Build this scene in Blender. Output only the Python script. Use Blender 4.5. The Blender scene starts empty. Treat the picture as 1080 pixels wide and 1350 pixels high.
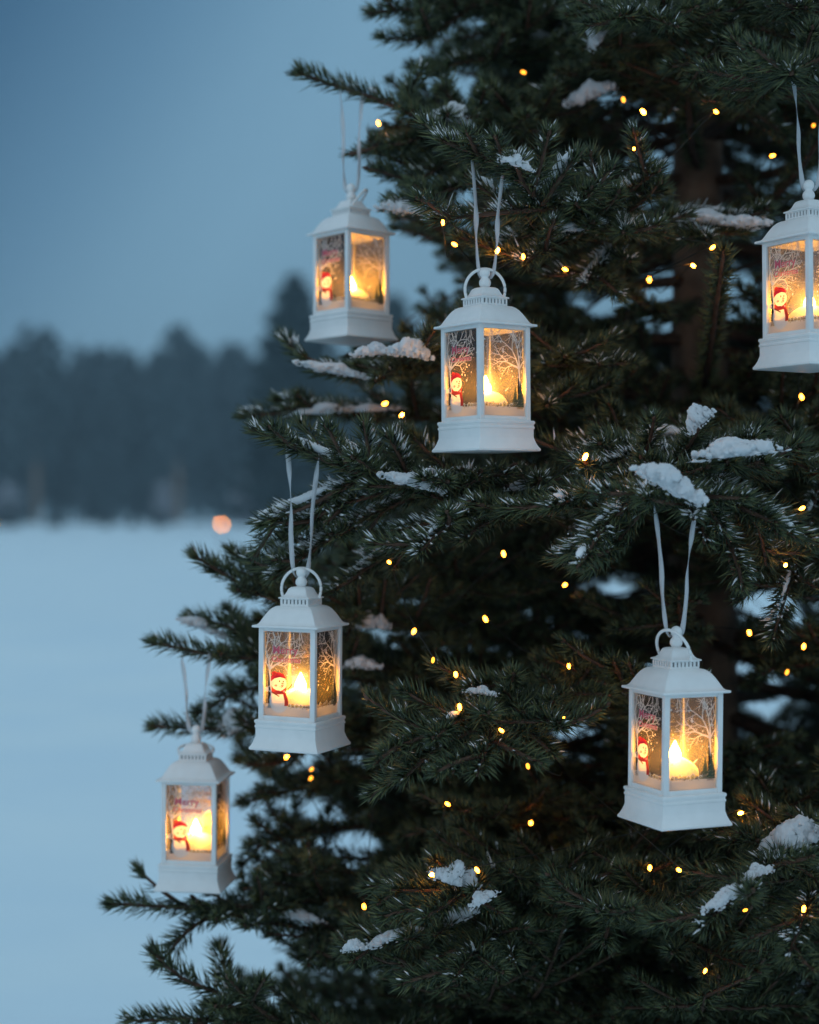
import bpy, bmesh, math, random
import numpy as np
from mathutils import Vector, Matrix, noise

# ------------------------------------------------------------------ camera, sky, sun
S = bpy.context.scene
C = S.collection
FPX, CX, HY, CAMZ = 2200.0, 540.0, 675.0, 1.10      # focal length in photo pixels, centre column, horizon row, eye height
cam_d = bpy.data.cameras.new('camera')
cam = bpy.data.objects.new('camera', cam_d); C.objects.link(cam)
cam.location = (0, 0, CAMZ); cam.rotation_euler = (math.radians(90), 0, 0)
cam_d.sensor_fit = 'HORIZONTAL'; cam_d.sensor_width = 36.0
cam_d.lens = FPX / 1080 * 36
cam_d.clip_start = 0.05; cam_d.clip_end = 5000
cam_d.dof.use_dof = True; cam_d.dof.focus_distance = 1.235; cam_d.dof.aperture_fstop = 5.0
S.camera = cam

SUN_EL, SUN_AZ = 5.0, 215.0          # degrees; behind the photographer's left shoulder
W = bpy.data.worlds.new('World'); S.world = W; W.use_nodes = True
nt = W.node_tree; nt.nodes.clear()
out = nt.nodes.new('ShaderNodeOutputWorld'); bg = nt.nodes.new('ShaderNodeBackground')
sky = nt.nodes.new('ShaderNodeTexSky'); sky.sky_type = 'NISHITA'; sky.sun_disc = False
sky.sun_elevation = math.radians(SUN_EL); sky.sun_rotation = math.radians(SUN_AZ)
def lin(c, k=10.0): return tuple(k * (((v / 255 + .055) / 1.055) ** 2.4) for v in c) + (1,)
tc = nt.nodes.new('ShaderNodeTexCoord'); sep = nt.nodes.new('ShaderNodeSeparateXYZ')
ramp = nt.nodes.new('ShaderNodeValToRGB')
def math_node(op, a, b):
    k = nt.nodes.new('ShaderNodeMath'); k.operation = op
    for i, v in enumerate((a, b)):
        if isinstance(v, (int, float)): k.inputs[i].default_value = v
        else: nt.links.new(v, k.inputs[i])
    return k.outputs[0]
nt.links.new(tc.outputs['Generated'], sep.inputs[0])
SX, SY, SZ = sep.outputs[0], sep.outputs[1], sep.outputs[2]
# dusk cloud deck: paler low in the north-east, darkening upwards and to the west ...
nt.links.new(math_node('SUBTRACT', math_node('MULTIPLY', SZ, 0.6), math_node('MULTIPLY', SX, 0.9)), ramp.inputs[0])
e = ramp.color_ramp.elements
e[0].position = 0.0; e[0].color = lin((114, 155, 182))
e[1].position = 0.375; e[1].color = lin((60, 102, 137))
for p_, c_ in ((0.19, (121, 164, 193)), (0.235, (114, 157, 187)), (0.295, (92, 135, 168))):
    k = e.new(p_); k.color = lin(c_)
# ... and more open, whiter cloud overhead and behind the photographer
ramp2 = nt.nodes.new('ShaderNodeValToRGB')
nt.links.new(math_node('ADD', math_node('MULTIPLY', SY, -0.45), math_node('MULTIPLY', SZ, 0.85)), ramp2.inputs[0])
ramp2.color_ramp.elements[0].position = 0.02; ramp2.color_ramp.elements[0].color = (0, 0, 0, 1)
ramp2.color_ramp.elements[1].position = 0.55; ramp2.color_ramp.elements[1].color = (1, 1, 1, 1)
deck = nt.nodes.new('ShaderNodeMix'); deck.data_type = 'RGBA'
nt.links.new(ramp2.outputs[0], deck.inputs[0]); nt.links.new(ramp.outputs[0], deck.inputs[6]); deck.inputs[7].default_value = (4.3, 5.9, 7.2, 1)
mix = nt.nodes.new('ShaderNodeMix'); mix.data_type = 'RGBA'; mix.inputs[0].default_value = 0.92
nt.links.new(sky.outputs[0], mix.inputs[6]); nt.links.new(deck.outputs[2], mix.inputs[7])
nt.links.new(mix.outputs[2], bg.inputs[0]); bg.inputs[1].default_value = 0.1
nt.links.new(bg.outputs[0], out.inputs[0])

sun_d = bpy.data.lights.new('sun', 'SUN'); sun = bpy.data.objects.new('sun', sun_d); C.objects.link(sun)
sun_d.energy = 0.22; sun_d.angle = math.radians(60); sun_d.color = (0.62, 0.82, 1.0)
_a = math.radians(SUN_AZ)
sdir = Vector((math.sin(_a) * 0.8, math.cos(_a) * 0.8, 0.75)).normalized()
sun.rotation_euler = sdir.to_track_quat('Z', 'Y').to_euler()

S.view_settings.view_transform = 'Standard'; S.view_settings.look = 'None'
S.view_settings.exposure = 0.0; S.view_settings.gamma = 1.0
S.render.engine = 'CYCLES'
S.cycles.max_bounces = 8; S.cycles.diffuse_bounces = 3; S.cycles.glossy_bounces = 3
S.cycles.transparent_max_bounces = 16; S.cycles.transmission_bounces = 4; S.cycles.volume_bounces = 0
S.cycles.caustics_reflective = False; S.cycles.caustics_refractive = False
S.cycles.use_denoising = True
S.cycles.sample_clamp_indirect = 4.0

rng = np.random.default_rng(11)
random.seed(5)
UP = np.array([0, 0, 1.0])

def P(px, py, D):
    """photo pixel + distance -> world point"""
    return np.array([(px - CX) / FPX * D, D, CAMZ + (HY - py) / FPX * D])
def proj(p):
    p = np.asarray(p); D = np.maximum(p[..., 1], 1e-3)
    return CX + p[..., 0] / D * FPX, HY - (p[..., 2] - CAMZ) / D * FPX, p[..., 1]

# ------------------------------------------------------------------ materials
def mat(name, col, rough=0.6, **kw):
    m = bpy.data.materials.new(name); m.use_nodes = True
    b = m.node_tree.nodes['Principled BSDF']
    b.inputs['Base Color'].default_value = (*col, 1); b.inputs['Roughness'].default_value = rough
    for k, v in kw.items(): b.inputs[k.replace('_', ' ')].default_value = v
    return m
def noise_mix(m, c1, c2, scale, detail=4, bump=0.0, bscale=None, dist=0.002, coord='Object', lo=0.35, hi=0.65):
    n = m.node_tree; b = n.nodes['Principled BSDF']
    t = n.nodes.new('ShaderNodeTexCoord'); z = n.nodes.new('ShaderNodeTexNoise')
    z.inputs['Scale'].default_value = scale; z.inputs['Detail'].default_value = detail
    n.links.new(t.outputs[coord], z.inputs['Vector'])
    r = n.nodes.new('ShaderNodeValToRGB'); r.color_ramp.elements[0].position = lo; r.color_ramp.elements[1].position = hi
    r.color_ramp.elements[0].color = (*c1, 1); r.color_ramp.elements[1].color = (*c2, 1)
    n.links.new(z.outputs['Fac'], r.inputs[0]); n.links.new(r.outputs[0], b.inputs['Base Color'])
    if bump:
        z2 = n.nodes.new('ShaderNodeTexNoise'); z2.inputs['Scale'].default_value = bscale or scale
        z2.inputs['Detail'].default_value = 6
        n.links.new(t.outputs[coord], z2.inputs['Vector'])
        bp = n.nodes.new('ShaderNodeBump'); bp.inputs['Strength'].default_value = bump; bp.inputs['Distance'].default_value = dist
        n.links.new(z2.outputs['Fac'], bp.inputs['Height']); n.links.new(bp.outputs[0], b.inputs['Normal'])
    return m
def island_mix(m, cols):
    n = m.node_tree; b = n.nodes['Principled BSDF']
    g = n.nodes.new('ShaderNodeNewGeometry'); r = n.nodes.new('ShaderNodeValToRGB')
    el = r.color_ramp.elements
    el[0].color = (*cols[0], 1); el[1].color = (*cols[-1], 1)
    for i, c in enumerate(cols[1:-1]):
        k = el.new((i + 1) / (len(cols) - 1)); k.color = (*c, 1)
    n.links.new(g.outputs['Random Per Island'], r.inputs[0]); n.links.new(r.outputs[0], b.inputs['Base Color'])
    return m
M = {}
M['needle'] = island_mix(mat('spruce_needle', (0.04, 0.07, 0.05), 0.5), [(0.016, 0.027, 0.013), (0.030, 0.050, 0.020), (0.072, 0.098, 0.038), (0.150, 0.155, 0.055)])
M['bark'] = noise_mix(mat('twig_bark', (0.1, 0.05, 0.03), 0.85), (0.06, 0.032, 0.02), (0.13, 0.07, 0.045), 120, bump=0.4, dist=0.001)
M['trunk'] = noise_mix(mat('trunk_bark', (0.1, 0.06, 0.04), 0.9), (0.13, 0.080, 0.055), (0.34, 0.215, 0.145), 30, bump=0.9, bscale=60, dist=0.004)
M['snow'] = noise_mix(mat('clump_snow', (0.85, 0.86, 0.88), 0.75), (0.80, 0.82, 0.85), (0.9, 0.9, 0.91), 60, bump=0.6, bscale=420, dist=0.0012)
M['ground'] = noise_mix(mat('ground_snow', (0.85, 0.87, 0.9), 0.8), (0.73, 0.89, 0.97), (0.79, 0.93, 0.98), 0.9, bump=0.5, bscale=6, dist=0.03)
M['white'] = noise_mix(mat('white_plastic', (0.78, 0.78, 0.77), 0.42), (0.82, 0.815, 0.80), (0.87, 0.865, 0.85), 90, bump=0.06, bscale=700, dist=0.0004)
M['slot_shade'] = mat('vent_slot_shade', (0.16, 0.17, 0.18), 0.7)  # dark colour on the solid vent core stands in for shade inside the slots
def emit(name, col, s):
    m = bpy.data.materials.new(name); m.use_nodes = True; n = m.node_tree; n.nodes.clear()
    o = n.nodes.new('ShaderNodeOutputMaterial'); em = n.nodes.new('ShaderNodeEmission')
    em.inputs[0].default_value = (*col, 1); em.inputs[1].default_value = s
    n.links.new(em.outputs[0], o.inputs[0]); return m
M['flame'] = emit('flame_glow', (1.0, 0.37, 0.030), 175.0)
M['bulb'] = emit('fairy_bulb_glow', (1.0, 0.31, 0.022), 32.0)
M['bulb_strong'] = emit('fairy_bulb_bright_glow', (1.0, 0.32, 0.024), 95.0)
M['bulb_weak'] = emit('fairy_bulb_dim_glow', (1.0, 0.36, 0.03), 4.0)
M['far_lamp'] = emit('far_lamp_glow', (1.0, 0.31, 0.035), 60.0)
M['wire'] = mat('dark_wire', (0.012, 0.016, 0.012), 0.5)
M['lamp_metal'] = mat('lamp_metal', (0.03, 0.03, 0.03), 0.5)
# lit candle wax: glows through its own wax, strongest round the wick
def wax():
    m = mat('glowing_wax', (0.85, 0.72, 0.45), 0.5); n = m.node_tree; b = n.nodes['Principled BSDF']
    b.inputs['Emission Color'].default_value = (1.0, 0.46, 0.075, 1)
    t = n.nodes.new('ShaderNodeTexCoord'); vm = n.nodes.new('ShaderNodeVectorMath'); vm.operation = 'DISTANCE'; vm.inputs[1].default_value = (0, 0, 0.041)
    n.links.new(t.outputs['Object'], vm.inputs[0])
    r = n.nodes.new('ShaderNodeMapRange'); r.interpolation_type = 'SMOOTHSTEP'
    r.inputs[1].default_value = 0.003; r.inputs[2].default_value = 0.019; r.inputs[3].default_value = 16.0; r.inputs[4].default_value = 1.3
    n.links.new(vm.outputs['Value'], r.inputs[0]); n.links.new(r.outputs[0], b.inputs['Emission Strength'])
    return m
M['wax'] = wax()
def halo():  # glowing volume added round the flame to imitate its soft bloom
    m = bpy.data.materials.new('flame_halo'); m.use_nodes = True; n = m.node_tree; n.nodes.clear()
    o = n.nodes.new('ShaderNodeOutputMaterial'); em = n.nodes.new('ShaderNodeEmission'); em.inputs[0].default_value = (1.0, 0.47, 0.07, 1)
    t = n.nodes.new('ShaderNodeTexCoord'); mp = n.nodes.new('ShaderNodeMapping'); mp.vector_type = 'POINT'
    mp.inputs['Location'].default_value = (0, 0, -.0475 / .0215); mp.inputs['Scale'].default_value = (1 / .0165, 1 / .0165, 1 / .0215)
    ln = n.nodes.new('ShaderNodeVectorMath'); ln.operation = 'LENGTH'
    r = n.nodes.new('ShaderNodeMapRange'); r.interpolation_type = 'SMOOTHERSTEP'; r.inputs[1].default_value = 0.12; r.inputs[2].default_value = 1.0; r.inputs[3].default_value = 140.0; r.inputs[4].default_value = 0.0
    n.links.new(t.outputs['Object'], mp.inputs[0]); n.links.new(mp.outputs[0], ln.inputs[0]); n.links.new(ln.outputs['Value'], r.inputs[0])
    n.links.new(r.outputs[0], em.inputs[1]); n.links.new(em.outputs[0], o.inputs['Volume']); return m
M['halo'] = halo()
def glass():
    m = bpy.data.materials.new('frosted_pane'); m.use_nodes = True; n = m.node_tree; n.nodes.clear()
    o = n.nodes.new('ShaderNodeOutputMaterial')
    tr = n.nodes.new('ShaderNodeBsdfTransparent'); tl = n.nodes.new('ShaderNodeBsdfTranslucent'); gl = n.nodes.new('ShaderNodeBsdfGlossy')
    df = n.nodes.new('ShaderNodeBsdfDiffuse'); ad = n.nodes.new('ShaderNodeMixShader'); ad.inputs[0].default_value = 0.35
    tr.inputs[0].default_value = (0.93, 0.94, 0.95, 1)
    tl.inputs[0].default_value = (0.9, 0.88, 0.84, 1); df.inputs[0].default_value = (0.8, 0.8, 0.8, 1)
    gl.inputs['Roughness'].default_value = 0.12
    m1 = n.nodes.new('ShaderNodeMixShader'); m2 = n.nodes.new('ShaderNodeMixShader')
    fr = n.nodes.new('ShaderNodeFresnel'); fr.inputs[0].default_value = 1.35
    t = n.nodes.new('ShaderNodeTexCoord'); z = n.nodes.new('ShaderNodeTexNoise'); z.inputs['Scale'].default_value = 900; z.inputs['Detail'].default_value = 2
    r = n.nodes.new('ShaderNodeMapRange'); r.inputs[1].default_value = 0.45; r.inputs[2].default_value = 0.7; r.inputs[3].default_value = 0.045; r.inputs[4].default_value = 0.16
    n.links.new(t.outputs['Object'], z.inputs['Vector']); n.links.new(z.outputs['Fac'], r.inputs[0])
    n.links.new(r.outputs[0], m1.inputs[0])
    n.links.new(tl.outputs[0], ad.inputs[1]); n.links.new(df.outputs[0], ad.inputs[2])
    n.links.new(tr.outputs[0], m1.inputs[1]); n.links.new(ad.outputs[0], m1.inputs[2])
    n.links.new(fr.outputs[0], m2.inputs[0]); n.links.new(m1.outputs[0], m2.inputs[1]); n.links.new(gl.outputs[0], m2.inputs[2])
    n.links.new(m2.outputs[0], o.inputs[0]); return m
M['glass'] = glass()
def printm(name, col, through=0.5, clear=0.0):
    m = bpy.data.materials.new(name); m.use_nodes = True; n = m.node_tree; n.nodes.clear()
    o = n.nodes.new('ShaderNodeOutputMaterial'); tl = n.nodes.new('ShaderNodeBsdfTranslucent'); df = n.nodes.new('ShaderNodeBsdfDiffuse')
    mx = n.nodes.new('ShaderNodeMixShader'); mx.inputs[0].default_value = through
    tl.inputs[0].default_value = (*col, 1); df.inputs[0].default_value = (*col, 1)
    n.links.new(df.outputs[0], mx.inputs[1]); n.links.new(tl.outputs[0], mx.inputs[2]); last = mx
    if clear:
        tr = n.nodes.new('ShaderNodeBsdfTransparent'); m3 = n.nodes.new('ShaderNodeMixShader'); m3.inputs[0].default_value = clear
        n.links.new(mx.outputs[0], m3.inputs[1]); n.links.new(tr.outputs[0], m3.inputs[2]); last = m3
    n.links.new(last.outputs[0], o.inputs[0]); return m
M['p_white'] = printm('print_white', (0.92, 0.89, 0.85), 0.42)
M['p_snow'] = printm('print_snow', (0.92, 0.86, 0.83), 0.58)
M['p_body'] = printm('print_snowman_white', (0.93, 0.88, 0.83), 0.42)
M['p_red'] = printm('print_red', (0.72, 0.08, 0.06), 0.4)
M['p_crimson'] = printm('print_crimson', (0.5, 0.03, 0.06), 0.3)
M['p_pink'] = printm('print_pink', (0.72, 0.16, 0.24), 0.3)
M['p_dark'] = printm('print_dark', (0.03, 0.022, 0.02), 0.1)
M['p_brown'] = printm('print_brown', (0.15, 0.08, 0.04), 0.3)
M['p_village'] = printm('print_village', (0.7, 0.55, 0.3), 0.5, 0.35)
M['p_fir'] = printm('print_fir', (0.10, 0.13, 0.09), 0.3)
M['p_pinkface'] = printm('print_blush', (0.8, 0.42, 0.34), 0.35)
def ribbonm():
    m = bpy.data.materials.new('sheer_ribbon'); m.use_nodes = True; n = m.node_tree; b = n.nodes['Principled BSDF']
    b.inputs['Base Color'].default_value = (0.72, 0.73, 0.75, 1); b.inputs['Roughness'].default_value = 0.6
    b.inputs['Alpha'].default_value = 0.64
    return m
M['ribbon'] = ribbonm()

# ------------------------------------------------------------------ object helpers
def link(name, me, parent=None, m=None):
    o = bpy.data.objects.new(name, me); C.objects.link(o)
    if m is not None:
        for k in (m if isinstance(m, (list, tuple)) else [m]): me.materials.append(k)
    if parent is not None: o.parent = parent
    return o
def tag(o, label, cat, group=None, kind=None):
    if label: o['label'] = label
    if cat: o['category'] = cat
    if group: o['group'] = group
    if kind: o['kind'] = kind
    return o
def empty(name, loc, rz=0.0):
    o = bpy.data.objects.new(name, None); C.objects.link(o); o.location = loc; o.rotation_euler = (0, 0, rz)
    o.empty_display_size = 0.02; return o
def copy_tree(o, parent=None):
    c = o.copy(); C.objects.link(c)
    if parent is not None: c.parent = parent
    for ch in list(o.children): copy_tree(ch, c)
    return c

class Acc:
    """collects vertex / triangle arrays for one mesh"""
    def __init__(s): s.v = []; s.f = []; s.n = 0
    def add(s, v, f):
        s.v.append(np.asarray(v, dtype=np.float32).reshape(-1, 3)); s.f.append(np.asarray(f, dtype=np.int32).reshape(-1, 3) + s.n)
        s.n += len(s.v[-1])
    def mesh(s, name, smooth=False):
        me = bpy.data.meshes.new(name)
        if not s.v: return me
        v = np.concatenate(s.v); f = np.concatenate(s.f)
        me.vertices.add(len(v)); me.vertices.foreach_set('co', v.ravel())
        me.loops.add(f.size); me.loops.foreach_set('vertex_index', f.ravel())
        me.polygons.add(len(f)); me.polygons.foreach_set('loop_start', np.arange(0, f.size, 3, dtype=np.int32))
        me.polygons.foreach_set('loop_total', np.full(len(f), 3, dtype=np.int32))
        if smooth: me.polygons.foreach_set('use_smooth', np.ones(len(f), dtype=bool))
        me.update(calc_edges=True); return me

def norm(a): return a / np.maximum(np.linalg.norm(a, axis=-1, keepdims=True), 1e-9)
def spline(pts, step):
    """Catmull-Rom through pts, about `step` apart"""
    pts = np.asarray(pts, float)
    if len(pts) == 2: q = pts
    ext = np.vstack([2 * pts[0] - pts[1], pts, 2 * pts[-1] - pts[-2]])
    res = []
    for i in range(1, len(ext) - 2):
        p0, p1, p2, p3 = ext[i - 1:i + 3]
        n = max(2, int(np.linalg.norm(p2 - p1) / step))
        t = np.linspace(0, 1, n, endpoint=False)[:, None]
        res.append(0.5 * (2 * p1 + (p2 - p0) * t + (2 * p0 - 5 * p1 + 4 * p2 - p3) * t ** 2 + (3 * p1 - p0 - 3 * p2 + p3) * t ** 3))
    res.append(pts[-1:]); return np.vstack(res)
def frames(pl):
    t = norm(np.gradient(pl, axis=0))
    u = UP - (t @ UP)[:, None] * t
    bad = np.linalg.norm(u, axis=1) < 0.15
    u[bad] = np.array([0, -1, 0]) - (t[bad] @ np.array([0, -1.0, 0]))[:, None] * t[bad]
    u = norm(u); return t, u, np.cross(t, u)
def tube(acc, pl, rad, sides=5, cap=True, wob=None):
    pl = np.asarray(pl); t, u, v = frames(pl); n = len(pl)
    rad = np.broadcast_to(rad, (n,))
    a = np.arange(sides) / sides * 2 * np.pi
    rr = rad[:, None] * (wob if wob is not None else np.ones((n, sides)))
    ring = pl[:, None] + rr[..., None] * (np.cos(a)[None, :, None] * u[:, None] + np.sin(a)[None, :, None] * v[:, None])
    V = ring.reshape(-1, 3)
    i = np.arange(n - 1)[:, None] * sides; j = np.arange(sides)[None]; k = (j + 1) % sides
    a0, a1, b0, b1 = i + j, i + k, i + sides + j, i + sides + k
    F = np.concatenate([np.stack([a0, a1, b1], -1).reshape(-1, 3), np.stack([a0, b1, b0], -1).reshape(-1, 3)])
    if cap:
        V = np.vstack([V, pl[0] - t[0] * rad[0] * 0.6, pl[-1] + t[-1] * rad[-1] * 0.8]); c0, c1 = n * sides, n * sides + 1
        j = np.arange(sides); k = (j + 1) % sides; L = (n - 1) * sides
        F = np.vstack([F, np.stack([k, j, np.full(sides, c0)], -1), np.stack([L + j, L + k, np.full(sides, c1)], -1)])
    acc.add(V, F)

# ------------------------------------------------------------------ lanterns: where they hang
# centre column, base row, distance, corner turn (deg), ring turn, ring lean, label, ribbon tops (px)
FW = 0.048
LANT = [
    dict(x=641, y=596, s=84, turn=-7, ring=(8, 2), lab='white snowman lantern in the middle of the tree, hanging below the frosty upper bough',
         rib=((622, 200), (664, 216)), rlab='sheer white ribbon looped over the frosty upper bough, holding the middle lantern'),
    dict(x=889, y=1083, s=89, turn=-12, ring=(-42, -22), lab='large white lantern with tilted ring, hanging lowest on the right beside the trunk',
         rib=((863, 662), (916, 674)), rlab='sheer white ribbon tied below the thick snow pad, holding the lower right lantern'),
    dict(x=396, y=985, s=82, turn=18, ring=(-4, 3), lab='white lantern under the frosted left bough with upright shoots, warm candle behind snowman',
         rib=((379, 584), (420, 599)), rlab='sheer white ribbon over the frosted left bough with upright shoots'),
    dict(x=258, y=1167, s=73, turn=30, ring=(0, 80), lab='smallest white lantern, at the far lower left against the open snow',
         rib=((240, 868), (276, 866)), rlab='pale ribbon against the snow field, holding the lowest left lantern'),
    dict(x=463, y=450, s=72, turn=-5, ring=(88, -38), lab='slightly blurred white lantern at upper left hanging against the open sky',
         rib=((449, 118), (477, 126)), rlab='grey ribbon against the sky, holding the upper left lantern'),
    dict(x=1068, y=486, s=86, turn=0, ring=(0, 80), lab='white lantern cut off by the right edge of the picture',
         rib=((1045, 92), (1090, 88)), rlab='pale ribbon hanging from the needle tuft at the right edge'),
]
RECT = []           # screen rectangles with distance: foliage must not grow in front of these
for L, tl in zip(LANT, ((.006, -.003), (-.008, .008), (.005, .009), (.012, .006), (-.008, -.010), (.004, -.006))):
    L['tilt'] = tl; L['D'] = FPX * FW / L['s']
    hw = L['s'] * 0.86; h = L['s'] * 2.93
    RECT.append((L['x'] - hw - 6, L['y'] - h * 0.80, L['x'] + hw + 6, L['y'] + 16, L['D'] + 0.050))
    RECT.append((L['x'] - 30, L['y'] - h - 4, L['x'] + 30, L['y'] - h * 0.78, L['D'] + 0.03))
    (x0, y0), (x1, y1) = L['rib']
    RECT.append((min(x0, x1) - 4, max(y0, y1) + 34, max(x0, x1) + 4, L['y'] - h, L['D'] + 0.012))
PRUNE = [(884, 150, 966, 284, 1.77), (886, 316, 962, 500, 1.77), (932, 790, 985, 990, 1.77)]
def in_front(pl):
    x, y, D = proj(pl); hit = np.zeros(len(pl), bool)
    for a, b, c, d, lim in RECT: hit |= (x > a) & (x < c) & (y > b) & (y < d) & (D < lim)
    return hit
SIL = np.array([(-400, 560), (-100, 540), (0, 505), (45, 540), (75, 560), (100, 505), (150, 520), (200, 470), (260, 505), (330, 520), (410, 540), (440, 460), (480, 400), (540, 370), (580, 350), (640, 370), (690, 345),
                (740, 300), (800, 320), (850, 260), (905, 290), (960, 260), (1000, 330), (1060, 325), (1110, 335), (1150, 300), (1195, 235), (1250, 290), (1310, 270), (1350, 225), (1700, 100), (2200, 0)], float)
GAPS = [(1035, 245, 40, 26), (862, 385, 22, 20), (795, 410, 22, 13), (610, 100, 34, 16), (545, 322, 22, 14), (812, 775, 30, 10), (1008, 800, 28, 22), (762, 972, 26, 18), (1012, 925, 22, 24), (470, 1120, 32, 28)]
def opening(pl):
    """natural openings between the boughs where sky or snow shows through, and the bare stretch of trunk"""
    x, y, D = proj(pl); hit = np.zeros(len(pl), bool)
    for a, b, c, d, lim in PRUNE: hit |= (x > a) & (x < c) & (y > b) & (y < d) & (D < lim)
    for a, b, c, d in GAPS: hit |= ((x - a) / c) ** 2 + ((y - b) / d) ** 2 < 1
    return hit
def outside(pl):
    x, y, D = proj(pl); return x < np.interp(y, SIL[:, 0], SIL[:, 1])

# ------------------------------------------------------------------ spruce needles, shoots and boughs
DUST = Acc()
def needles(acc, pl, per_m, nl=0.0185, w=0.00074, bias=0.6, tip=True, start=0.0, frost=0.0):
    seg = np.linalg.norm(np.diff(pl, axis=0), axis=1); cum = np.concatenate([[0], np.cumsum(seg)]); Ltot = cum[-1]
    N = max(4, int(Ltot * per_m)); s = start + (Ltot - start) * (np.arange(N) + rng.random(N)) / N
    nt_ = 26 if tip else 0
    s = np.concatenate([s, Ltot - rng.random(nt_) * 0.004]); N = len(s)
    t, u, v = frames(pl)
    idx = np.clip(np.searchsorted(cum, s) - 1, 0, len(seg) - 1); f = ((s - cum[idx]) / np.maximum(seg[idx], 1e-9))[:, None]
    p = pl[idx] * (1 - f) + pl[idx + 1] * f
    T = norm(t[idx] * (1 - f) + t[idx + 1] * f); U = norm(u[idx] * (1 - f) + u[idx + 1] * f); V = np.cross(T, U)
    cov = np.pi * (1 - 0.30 * bias)
    ph = rng.uniform(-cov, cov, N)
    R = np.cos(ph)[:, None] * U + np.sin(ph)[:, None] * V
    al = np.radians(rng.normal(54, 7, N)); near = np.clip((Ltot - s) / 0.012, 0, 1)
    al = al * (0.45 + 0.55 * near)
    if nt_: al[-nt_:] = np.radians(rng.uniform(8, 62, nt_))
    d = np.cos(al)[:, None] * T + np.sin(al)[:, None] * R + rng.normal(0, 0.05, (N, 3)); d[:, 2] += 0.10 * bias
    d = norm(d)
    ln = nl * rng.uniform(0.72, 1.12, N) * (0.75 + 0.25 * near) * np.where(rng.random(N) < 0.06, 0.55, 1)
    side = norm(np.cross(d, R + 0.01)); nr = np.cross(side, d)
    W_ = w * rng.uniform(0.8, 1.2, N)
    bend = norm(T * 0.8 + UP * 0.3) * (ln * 0.05)[:, None]
    m0 = p + d * (ln * 0.45)[:, None] - bend
    verts = np.stack([p + R * 0.0006, m0 + side * W_[:, None], m0 - side * (W_ * 0.6)[:, None] + nr * (W_ * 0.85)[:, None], m0 - side * (W_ * 0.6)[:, None] - nr * (W_ * 0.85)[:, None], p + d * ln[:, None]], 1)
    keep = ~in_front(verts[:, 4])
    verts = verts[keep]; N = len(verts)
    if frost > 0 and N:                     # rime and powder lying along the upper needles
        upf = R[keep][:, 2]; pick = (upf > 0.0) & (rng.random(N) < frost * 0.95 * np.clip(0.35 + upf, 0, 1) * (0.55 + 0.45 * np.sin(s[keep] * 140 + rng.random() * 6)))
        q = verts[pick].astype(float)
        if len(q):
            b0, tp = q[:, 0], q[:, 4]; a0 = b0 + (tp - b0) * rng.uniform(.05, .22, (len(q), 1)); a1 = b0 + (tp - b0) * rng.uniform(.55, .93, (len(q), 1))
            mid = q[:, 1:4].mean(1); k_ = rng.uniform(1.15, 1.9 + 0.7 * frost, (len(q), 1))
            fv = np.stack([a0, mid + (q[:, 1] - mid) * k_, mid + (q[:, 2] - mid) * k_, mid + (q[:, 3] - mid) * k_, a1], 1) + UP * rng.uniform(.0005, .0012, (len(q), 1, 1))
            FF = np.array([[0, 2, 1], [0, 3, 2], [0, 1, 3], [1, 2, 4], [2, 3, 4], [3, 1, 4]])
            DUST.add(fv.reshape(-1, 3), ((np.arange(len(q)) * 5)[:, None, None] + FF[None]).reshape(-1, 3))
    base = (np.arange(N) * 5)[:, None]
    F = np.array([[0, 2, 1], [0, 3, 2], [0, 1, 3], [1, 2, 4], [2, 3, 4], [3, 1, 4]])
    acc.add(verts.reshape(-1, 3), (base[:, :, None] + F[None]).reshape(-1, 3))

TWIGPTS = []
def crumb(acc, c, r):
    a = np.array([[1, 0, 0], [-1, 0, 0], [0, 1, 0], [0, -1, 0], [0, 0, .8], [0, 0, -.8]]) * r * rng.uniform(0.6, 1.3, (6, 1)) + c
    acc.add(a, [[0, 2, 4], [2, 1, 4], [1, 3, 4], [3, 0, 4], [2, 0, 5], [1, 2, 5], [3, 1, 5], [0, 3, 5]])
def dust(pl, amount, size=1.0):
    """a broken ridge of snow caught among the needles on the upper side of a shoot, plus crumbs"""
    t, u, v = frames(pl)
    seg = np.linalg.norm(np.diff(pl, axis=0), axis=1); Ltot = seg.sum()
    if Ltot < 0.015: return
    n = max(8, int(Ltot / 0.0016))
    q = spline(pl[::max(1, len(pl) // 8)] if len(pl) > 10 else pl, Ltot / n)
    t, u, v = frames(q); n = len(q)
    ph = rng.random(3) * 9; x = np.linspace(0, Ltot, n)
    mask = np.sin(x * 150 + ph[0]) * 0.4 + np.sin(x * 61 + ph[1]) * 0.9 + rng.normal(0, 0.10, n) + (amount - 0.5) * 2.6
    i = 0
    while i < n:
        if mask[i] > 0:
            j = i
            while j < n - 1 and mask[j + 1] > -0.15: j += 1
            if j - i >= 7:
                pp = q[i:j + 1] + u[i:j + 1] * (0.0062 * size) + v[i:j + 1] * rng.normal(0, 0.0006)
                if not in_front(pp).any():
                    sh = np.sqrt(np.clip(np.sin(np.linspace(0.12, np.pi - 0.12, j - i + 1)), 0, 1))
                    wob = rng.uniform(0.86, 1.14, (j - i + 1, 7)) * np.where(np.cos(np.arange(7) / 7 * 2 * np.pi) < -0.2, 0.7, 1.0)[None]
                    tube(DUST, pp, sh * 0.0034 * size * rng.uniform(0.75, 1.15), 7, True, wob)
            i = j + 1
        else: i += 1
    for k in range(int(Ltot * 700 * amount)):
        i = rng.integers(0, n); c = q[i] + u[i] * rng.uniform(0.002, 0.010) + v[i] * rng.normal(0, 0.006)
        if not in_front(c[None])[0]: crumb(DUST, c, rng.uniform(0.00035, 0.00085))

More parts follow.
